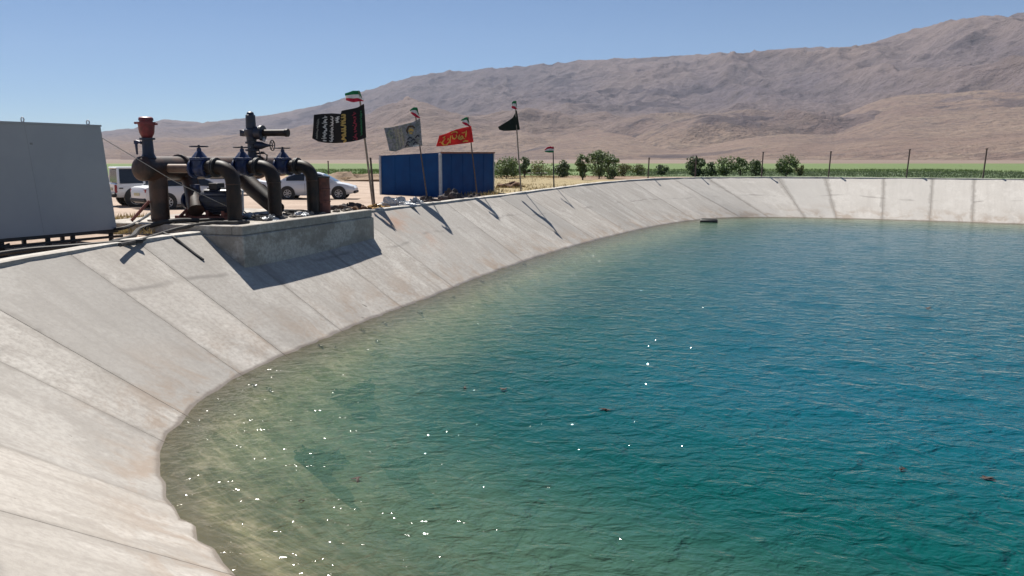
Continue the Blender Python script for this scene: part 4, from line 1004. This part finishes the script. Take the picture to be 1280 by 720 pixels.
def saloon(label, loc, rz, paint, group='cars parked behind the pumps', flip=False):
    c = thing('parked_car', label, 'car', loc, rz, group)
    st = [(-2.24,.46,.78,.62),(-2.18,.34,.93,.76),(-2.0,.26,.985,.83),(-1.4,.22,.995,.865),(-.5,.2,.955,.88),(.6,.2,.925,.88),(1.2,.21,.89,.87),(1.75,.24,.80,.83),(2.1,.30,.69,.75),(2.24,.40,.58,.62)]
    rings = [[(x, y, z) for y, z in section(hw, hw*.93, z0, z1)] for x, z0, z1, hw in st]
    obj('body', MB().loft(rings), paint, c, world=False, smooth=True)
    cab = [(-1.72,.985,.99,.76,.74),(-1.30,.96,1.24,.79,.62),(-.95,.95,1.385,.80,.57),(-.35,.94,1.45,.80,.56),(.15,.93,1.435,.80,.56),(.45,.92,1.36,.80,.58),(.95,.90,1.10,.79,.68),(1.28,.885,.90,.76,.74)]
    rings = [[(x, -wb, z0), (x, -wb+(wb-wr)*.25, z0+(z1-z0)*.35), (x, -wr, z1-.03*(z1-z0)), (x, -wr*.6, z1), (x, wr*.6, z1), (x, wr, z1-.03*(z1-z0)), (x, wb-(wb-wr)*.25, z0+(z1-z0)*.35), (x, wb, z0)] for x, z0, z1, wb, wr in cab]
    obj('cabin', MB().loft(rings), paint, c, world=False, smooth=True)
    def sw(x, t, side):                         # point on a cabin side at height fraction t
        z0 = np.interp(x, [q[0] for q in cab], [q[1] for q in cab]); z1 = np.interp(x, [q[0] for q in cab], [q[2] for q in cab]); wb = np.interp(x, [q[0] for q in cab], [q[3] for q in cab]); wr = np.interp(x, [q[0] for q in cab], [q[4] for q in cab])
        y = np.interp(t, [0, .35, .97], [wb, wb-(wb-wr)*.25, wr]); return (x, side*(y+.012), z0+(z1-z0)*t)
    for side in (-1, 1):
        for xs in ([-1.38,-1.2,-.95,-.62,-.42],[-.36,-.1,.2,.45,.72,.86]):
            mb = MB(); rings = [[sw(x, .10, side), sw(x, .42, side), sw(x, .84, side)] for x in xs]; mb.loft(rings, cap=False, closed=False)
            obj('side_window', mb, 'glass', c, world=False, smooth=True)
        for x in (-.39, .92): 
            y = side*.885; mb = MB().box((x-.0, y, .60), (.014, .01, .5)); obj('door_gap', mb, 'dark_trim', c, world=False)
        obj('door_handle', MB().bbox((-.62, side*.895, .78), (.18, .03, .03), .008), paint, c, world=False); obj('door_handle', MB().bbox((.30, side*.895, .77), (.18, .03, .03), .008), paint, c, world=False)
        obj('mirror', MB().bbox((.82, side*.97, .99), (.12, .2, .13), .03), paint, c, world=False)
        for x in (-1.32, 1.38):
            obj('wheel_arch', MB().lathe((x, side*.70, .33), (0, side, 0), [(0, .39), (.187, .39), (.188, .2)], 22), 'dark_trim', c, world=False); wheel(c, x, side*.78, .315, side)
        obj('tail_lamp', MB().bbox((-2.13, side*.60, .80), (.16, .30, .17), .03), 'lamp_red', c, world=False); obj('headlight', MB().bbox((2.06, side*.58, .64), (.2, .30, .13), .03), 'lamp_white', c, world=False)
    for xs, nm in (((-1.66,-1.34,-1.03), 'rear_window'), ((.52,.9,1.2), 'windscreen')):
        rings = []
        for x in xs:
            z1 = np.interp(x, [q[0] for q in cab], [q[2] for q in cab])+.012; wr = np.interp(x, [q[0] for q in cab], [q[4] for q in cab])*.93
            dx = -.012 if x < 0 else .012; rings.append([(x+dx, -wr, z1-.01), (x+dx, 0, z1+.006), (x+dx, wr, z1-.01)])
        obj(nm, MB().loft(rings, cap=False, closed=False), 'glass', c, world=False, smooth=True)
    obj('bumper', MB().bbox((-2.2, 0, .42), (.14, 1.45, .16), .04), 'dark_trim', c, world=False); obj('bumper', MB().bbox((2.2, 0, .38), (.14, 1.4, .16), .04), 'dark_trim', c, world=False)
    obj('number_plate', MB().box((-2.262, 0, .66), (.02, .5, .12)), 'plate', c, world=False)
    return c
def offroader(label, loc, rz, paint, group='cars parked behind the pumps'):
    c = thing('offroad_car', label, 'car', loc, rz, group)
    st = [(-2.15,.52,1.02,.80),(-2.1,.46,1.07,.86),(-1.2,.42,1.08,.90),(.8,.42,1.06,.90),(1.5,.44,1.02,.89),(2.05,.48,.95,.86),(2.2,.56,.84,.78)]
    obj('body', MB().loft([[(x, y, z) for y, z in section(hw, hw*.97, z0, z1)] for x, z0, z1, hw in st]), paint, c, world=False, smooth=True)
    cab = [(-2.06,1.06,1.10,.85,.84),(-2.0,1.06,1.72,.86,.72),(-1.2,1.06,1.80,.86,.71),(.2,1.05,1.79,.86,.71),(.5,1.05,1.70,.85,.72),(1.15,1.04,1.08,.82,.80)]
    # roof and posts, with real openings between them
    obj('roof', MB().bbox((-.80, 0, 1.755), (2.55, 1.46, .09), .04), paint, c, world=False)
    for side in (-1, 1):
        for x0, x1, w_ in ((-2.02,-1.98,.10), (-.95,-.93,.10), (.10,.08,.09)): obj('roof_post', MB().tube([(x0, side*.84, 1.05), (x1, side*.70, 1.74)], w_*.55, 6), paint, c, world=False)
        obj('roof_post', MB().tube([(1.1, side*.80, 1.05), (.46, side*.70, 1.72)], .045, 6), paint, c, world=False)
        for xs in ((-1.95,-.98), (-.90,.05), (.12,.75)):
            a, b_ = xs; tb = .46 if b_ > .5 else b_
            obj('side_window', MB().loft([[(a, side*.835, 1.08), (b_, side*.835, 1.08), (tb, side*.715, 1.70), (a, side*.715, 1.70)], [(a, side*.82, 1.08), (b_, side*.82, 1.08), (tb, side*.70, 1.70), (a, side*.70, 1.70)]]), 'glass', c, world=False)
        obj('tail_lamp', MB().bbox((-2.12, side*.78, .84), (.12, .16, .36), .03), 'lamp_red', c, world=False); obj('headlight', MB().bbox((2.13, side*.62, .80), (.12, .3, .16), .03), 'lamp_white', c, world=False)
        for x in (-1.35, 1.35):
            obj('wheel_arch', MB().lathe((x, side*.72, .44), (0, side, 0), [(0, .47), (.19, .47), (.192, .25)], 22), 'dark_trim', c, world=False); wheel(c, x, side*.80, .38, side)
        obj('badge', MB().box((-1.93, side*.90, .86), (.16, .012, .05)), 'dark_trim', c, world=False)
    obj('rear_window', MB().loft([[(-2.045, -.70, 1.12), (-2.045, .70, 1.12), (-2.02, .62, 1.68), (-2.02, -.62, 1.68)], [(-2.03, -.70, 1.12), (-2.03, .70, 1.12), (-2.0, .62, 1.68), (-2.0, -.62, 1.68)]]), 'glass', c, world=False)
    obj('windscreen', MB().loft([[(1.1, -.72, 1.07), (1.1, .72, 1.07), (.52, .64, 1.70), (.52, -.64, 1.70)], [(1.08, -.72, 1.07), (1.08, .72, 1.07), (.5, .64, 1.70), (.5, -.64, 1.70)]]), 'glass', c, world=False)
    for x, y in ((-.3, -.38), (-.3, .38)): obj('seat_back', MB().bbox((x, y, 1.2), (.16, .46, .62), .05), 'dark_trim', c, world=False)
    obj('bumper', MB().bbox((-2.2, 0, .56), (.2, 1.7, .2), .05), 'dark_trim', c, world=False); obj('bumper', MB().bbox((2.22, 0, .56), (.2, 1.66, .22), .05), 'dark_trim', c, world=False)
    obj('number_plate', MB().box((-2.165, 0, .82), (.02, .5, .12)), 'plate', c, world=False)
    return c
GZ = 2.83
saloon('silver white saloon parked side on behind the third outlet bend', (-10.75, 44.0, GZ), R_(4), 'car_silver')
saloon('white saloon parked behind the first and second outlet bends', (-16.2, 47.6, GZ), R_(12), 'car_white')
saloon('white saloon showing its boot just right of the offroad car', (-14.5, 36.0, GZ), R_(48), 'car_white')
offroader('white offroad car with its red tail lamp beside the grey cabin', (-16.35, 37.6, GZ), R_(38), 'car_white')

# pale board lying on low trestles in the dry grass
bb = on_z(668, 221, 2.9); bt = thing('pale_board', 'pale bleached board on low trestles beside the pale wooden flagpole', 'board', tuple(bb))
obj('board', MB().bbox(bb+Vector((0,0,.42)), (3.0, .9, .07), .01, R_(-4)), 'pale_board', bt)
for dx in (-1.2, 1.2): obj('trestle', MB().box(bb+Vector((dx,0,.19)), (.08, .7, .38)), 'wood', bt)

# ------------------------------------------------------------------ trees and bushes
def foliage(centres, n, size, seed):
    r = np.random.default_rng(seed); V, F, tone = [], [], []
    for k in range(n):
        c, rad, tn = centres[r.integers(len(centres))]
        d = r.normal(size=3); d /= np.linalg.norm(d); rr_ = rad*r.uniform(.25, 1.05)**.5
        p = np.array(c) + d*rr_*np.array([1, 1, .85]); nrm = d + r.normal(size=3)*.7 + np.array([0, 0, .4]); nrm /= np.linalg.norm(nrm)
        a = np.cross(nrm, r.normal(size=3)); a /= np.linalg.norm(a)+1e-9; b = np.cross(nrm, a); s = size*r.uniform(.6, 1.4)
        o = len(V); V += [tuple(p-a*s), tuple(p+b*s*.45), tuple(p+a*s), tuple(p-b*s*.45)]; F.append((o, o+1, o+2, o+3)); tone += [tn*.6+r.uniform(0, .4)]*4
    return V, F, tone
def tree(name, label, cat, px, base, h, w, mat, seed, n=900, trunk=True, leaf=.085, group=None, crown0=.3, clumps=14):
    r = random.Random(seed)
    t = thing(name, label, cat, tuple(base), group=group)
    cs = []
    mb = MB()
    tops = []
    for k in range(clumps):
        q = r.uniform(0, 6.28); f = r.uniform(0, 1); zz = h*(crown0 + (1-crown0)*r.uniform(.12, .9)); wz = w/2*math.sin(math.pi*min(.98, max(.12, (zz/h-crown0)/(1-crown0)*.8+.15)))
        rad = wz*math.sqrt(f)*.85; c = Vector((rad*math.cos(q), rad*math.sin(q), zz)); cs.append((tuple(c), r.uniform(.13, .24)*w, r.random())); tops.append(c)
    if trunk:
        fork = Vector((r.uniform(-.05, .05)*h, r.uniform(-.03, .03)*h, h*crown0*.9)); tr = h*.022+.02
        mb.tube([(0,0,-.1), fork*.5+Vector((.02,0,0)), fork], [tr*1.3, tr, tr*.85], 7)
        for c in tops[:7]: mb.tube([fork, fork*.45+c*.55+Vector((0,0,-.06*h)), c], [tr*.6, tr*.4, tr*.12], 5)
    else:
        for c in tops[:8]: mb.tube([(r.uniform(-.1, .1)*w, r.uniform(-.1, .1)*w, -.05), c*.55, c], [.035, .025, .008], 5)
    obj('trunk', mb, 'bark', t, world=False)
    V, F, tone = foliage(cs, n, leaf, seed); me = bpy.data.meshes.new('crown'); me.from_pydata(V, [], F); me.update()
    a = me.attributes.new("tone", 'FLOAT', 'POINT'); a.data.foreach_set("value", np.array(tone, np.float32)); me.materials.append(M[mat])
    o = bpy.data.objects.new('crown', me); col.objects.link(o); o.parent = t; return t
def gpt(px, y, z=2.9):
    return Vector(((px-640)/FPX*(y*math.cos(PITCH)-(z-EYE)*math.sin(PITCH)), y, z))
TR = [  # kind, label, photo column, distance, top row, width px, material, leaves, trunk
 ('tree', 'low spreading green tree beside the right wall of the blue cabin', 633, 80, 197.5, 32, 'leaf_green', 1500, True),
 ('tree', 'small dark tree just right of the pale wooden flagpole', 656, 84, 196.5, 15, 'leaf_dark', 700, True),
 ('bush', 'sparse yellowish bush behind the pale board', 676, 92, 203, 30, 'leaf_olive', 420, False),
 ('bush', 'dull green bush right behind the thin black flagpole', 703, 84, 201, 17, 'leaf_dark', 650, False),
 ('tree', 'slender tall tree at the left of the orchard clump', 728, 72, 191, 17, 'leaf_green', 800, True),
 ('tree', 'broad leafy tree in the middle of the orchard clump', 748, 76, 190.5, 32, 'leaf_green', 1500, True),
 ('tree', 'leaning tree at the right of the orchard clump with bare lower trunk', 764, 73, 193, 20, 'leaf_green', 800, True),
 ('bush', 'thin olive shrub trailing off right of the orchard clump', 780, 88, 206, 18, 'leaf_olive', 380, False),
 ('bush', 'low scrubby olive bush left of a dark fence post', 798, 95, 206, 18, 'leaf_olive', 420, False),
 ('bush', 'small squat dark bush alone between fence posts', 827, 100, 205.5, 13, 'leaf_dark', 500, False),
 ('bush', 'dense round dark bush in front of a fence post', 871, 86, 198.5, 27, 'leaf_dark', 1500, False),
 ('bush', 'smaller bush touching the dense round dark one', 889, 90, 202, 14, 'leaf_dark', 500, False),
 ('bush', 'ragged two topped bush in the middle of the far row', 908, 88, 197, 26, 'leaf_green', 850, True),
 ('bush', 'narrow upright bush beside the ragged two topped one', 925, 92, 196.5, 16, 'leaf_green', 600, True),
 ('bush', 'thin open bush next to the fence post in the far row', 944, 88, 201, 22, 'leaf_dark', 650, True),
 ('bush', 'roundish tree standing alone near the end of the row', 983, 86, 194, 24, 'leaf_green', 1100, True),
 ('bush', 'small wispy bush leaning off the last roundish tree', 999, 90, 202, 13, 'leaf_olive', 300, False),
]
for k, (kind, lab, px, y, yt, wpx, mat, n, trunk) in enumerate(TR):
    base = gpt(px, y, 2.92 if y < 82 else 3.0); top = at(px, yt, y); h = top.z - base.z
    tree('orchard_tree' if kind == 'tree' else 'bush', lab, kind, px, base, h, wpx/FPX*y*1.22, mat, 100+k, int(n*1.6), trunk, .105 if y < 82 else .115, 'trees and bushes beyond the far bank', .12 if trunk else .04, 22)

# ------------------------------------------------------------------ grass, crop
def tufts(name, label, pts, mat, hgt, wid, blades, seed):
    r = np.random.default_rng(seed); V, F, tone = [], [], []
    for x, y, z in pts:
        tn = r.random()
        for _ in range(blades):
            q = r.uniform(0, 6.28); h = hgt*r.uniform(.5, 1.3); ox, oy = r.normal(0, wid, 2); b = wid*.16+.012
            dx, dy = math.cos(q)*b, math.sin(q)*b; lx, ly = r.normal(0, h*.3, 2); o = len(V)
            V += [(x+ox-dx, y+oy-dy, z), (x+ox+dx, y+oy+dy, z), (x+ox+lx, y+oy+ly, z+h)]; F.append((o, o+1, o+2)); tone += [tn*.6+.4*r.random()]*3
    me = bpy.data.meshes.new(name); me.from_pydata(V, [], F); me.update(); a = me.attributes.new("tone", 'FLOAT', 'POINT'); a.data.foreach_set("value", np.array(tone, np.float32))
    me.materials.append(M[mat]); o = bpy.data.objects.new(name, me); col.objects.link(o); o['kind'] = 'stuff'; o['label'] = label; return o
def outside(x, y, m=.9):
    i = int(np.argmin(((LW-np.array([x, y]))**2).sum(1))); return float((np.array([x, y])-LW[i]) @ LN[i]) - SLOPE*LR[i] > m
pts = []
r = random.Random(3)
while len(pts) < 1500:
    y = r.uniform(47, 92); x = r.uniform(-3, 16)
    if outside(x, y): pts.append((x, y, 2.84 + (y-47)*.002))
tufts('dry_grass', 'dry yellow grass behind the bank', pts, 'dry_blade', .22, .16, 7, 1)
pts = []
while len(pts) < 5200:
    y = r.uniform(74, 128); x = r.uniform(14, 75)
    if outside(x, y, 1.6) and y > np.interp(x, [6, 34], [97, 64]): pts.append((x, y, 2.95))
tufts('near_crop', 'dull green crop just behind the far rim', pts, 'crop_dull', .17, .25, 5, 2)
pts = []
while len(pts) < 4200:
    y = r.uniform(98, 150); x = r.uniform(-45, 80)
    if (y > 125 or x < 8) and y > np.interp(x, [6, 34], [99, 70]): pts.append((x, y, 2.9))
tufts('far_crop', 'fresh green crop across the plain', pts, 'crop_blade', .30, .4, 4, 4)
pts = []
for _ in range(260):
    p = gz(150+r.uniform(-8, 42), 292-r.uniform(0, 22), 2.85); pts.append((p.x, p.y, 2.83))
tufts('weeds', 'thin weeds between cabin and plinth', pts[:140], 'dry_blade', .16, .07, 5, 5)

# ------------------------------------------------------------------ things in and on the water
fl = on_z(886, 277.5, 0.0)
ft = thing('black_float', 'flat black float lying in the water at the far corner of the pond', 'float', (fl.x, fl.y, 0))
fr_ = R_(-14)
mb = MB().bbox(fl+Vector((0,0,.13)), (1.25, .75, .30), .07, fr_); obj('float_deck', mb, 'tyre', ft)
for dy in (-.30, .30):
    o_ = Matrix.Rotation(fr_, 3, 'Z') @ Vector((0, dy, 0)); e_ = Matrix.Rotation(fr_, 3, 'Z') @ Vector((1, 0, 0))
    obj('float_drum', MB().tube([fl+o_-e_*.68+Vector((0,0,.06)), fl+o_-e_*.60+Vector((0,0,.06)), fl+o_+e_*.60+Vector((0,0,.06)), fl+o_+e_*.68+Vector((0,0,.06))], [.11, .17, .17, .11], 12), 'black_steel', ft, smooth=True)
def leaf(px, py, size, seed, label):
    p = on_z(px, py, .03); r = random.Random(seed); mb = MB(); n = 9
    for k in range(3):
        q = r.uniform(0, 6.28); c = p + Vector((r.uniform(-.4, .4)*size, r.uniform(-.4, .4)*size, .005*k)); e = Vector((math.cos(q), math.sin(q), r.uniform(-.1, .25))); f = Vector((-math.sin(q), math.cos(q), r.uniform(0, .2)))
        a = [c-e*size*.6, c-e*size*.1-f*size*.22, c+e*size*.6+Vector((0,0,.02)), c+e*size*.05+f*size*.24]
        mb.add(a+[x-Vector((0,0,.006)) for x in a], [(0,1,2,3),(7,6,5,4),(0,4,5,1),(1,5,6,2),(2,6,7,3),(3,7,4,0)])
    obj('floating_leaf', mb, 'leaf_brown', origin=p, label=label, category='leaf', group='dead leaves floating on the pond')
for k, (px, py, sz, lb) in enumerate(((1232,597,.17,'dark curled leaf floating at the right edge of the pond'), (628,487,.15,'small dark leaf floating in the middle of the pond'), (755,511,.16,'brown leaf floating right of the middle of the pond'), (447,599,.12,'dark leaf floating over the near dark weed patch'), (1128,586,.10,'faint brown leaf floating left of the dark curled one'), (377,626,.06,'tiny dark leaf near the left waterline'), (580,485,.10,'thin brown leaf floating left of the small dark one'), (1163,385,.2,'faint leaf floating far out on the right'))):
    leaf(px, py, sz, k, lb)
def weed(px, py, d, seed, label):
    p = on_bank(px, py, 0.0); r = random.Random(seed); mb = MB()
    for k in range(5):
        c = p + Vector((r.uniform(-.45, .45)*d[0], r.uniform(-.45, .45)*d[1], r.uniform(.05, .22))); mb.blob(c, (d[0]*r.uniform(.4, .9), d[1]*r.uniform(.4, .9), d[2]*2.2), seed+k, .6, 12, 6)
    obj('weed_clump', mb, 'weed', origin=p, smooth=True, label=label, category='water weed', group='drowned weed clumps')
weed(400, 586, (1.1, .8, .12), 1, 'long dark drowned weed patch nearest the camera'); weed(440, 496, (.7, .9, .12), 2, 'dark drowned weed patch off the left bank'); weed(505, 590, (.8, .7, .1), 3, 'faint drowned weed patch right of the long one')
r = random.Random(11)
for k, (px, py) in enumerate(((415,434),(452,413),(524,391),(480,404),(566,372),(602,352),(316,481),(398,432),(470,427),(655,331),(690,320),(335,486))):
    p = on_bank(px, py, 0.0); s_ = r.uniform(.08, .17); stone(p, (s_*1.6, s_*1.2, s_*.7), k+70, 'stone_dark', 'dark wet stone lying at the waterline of the left bank', group='wet stones along the waterline', rough=.4)
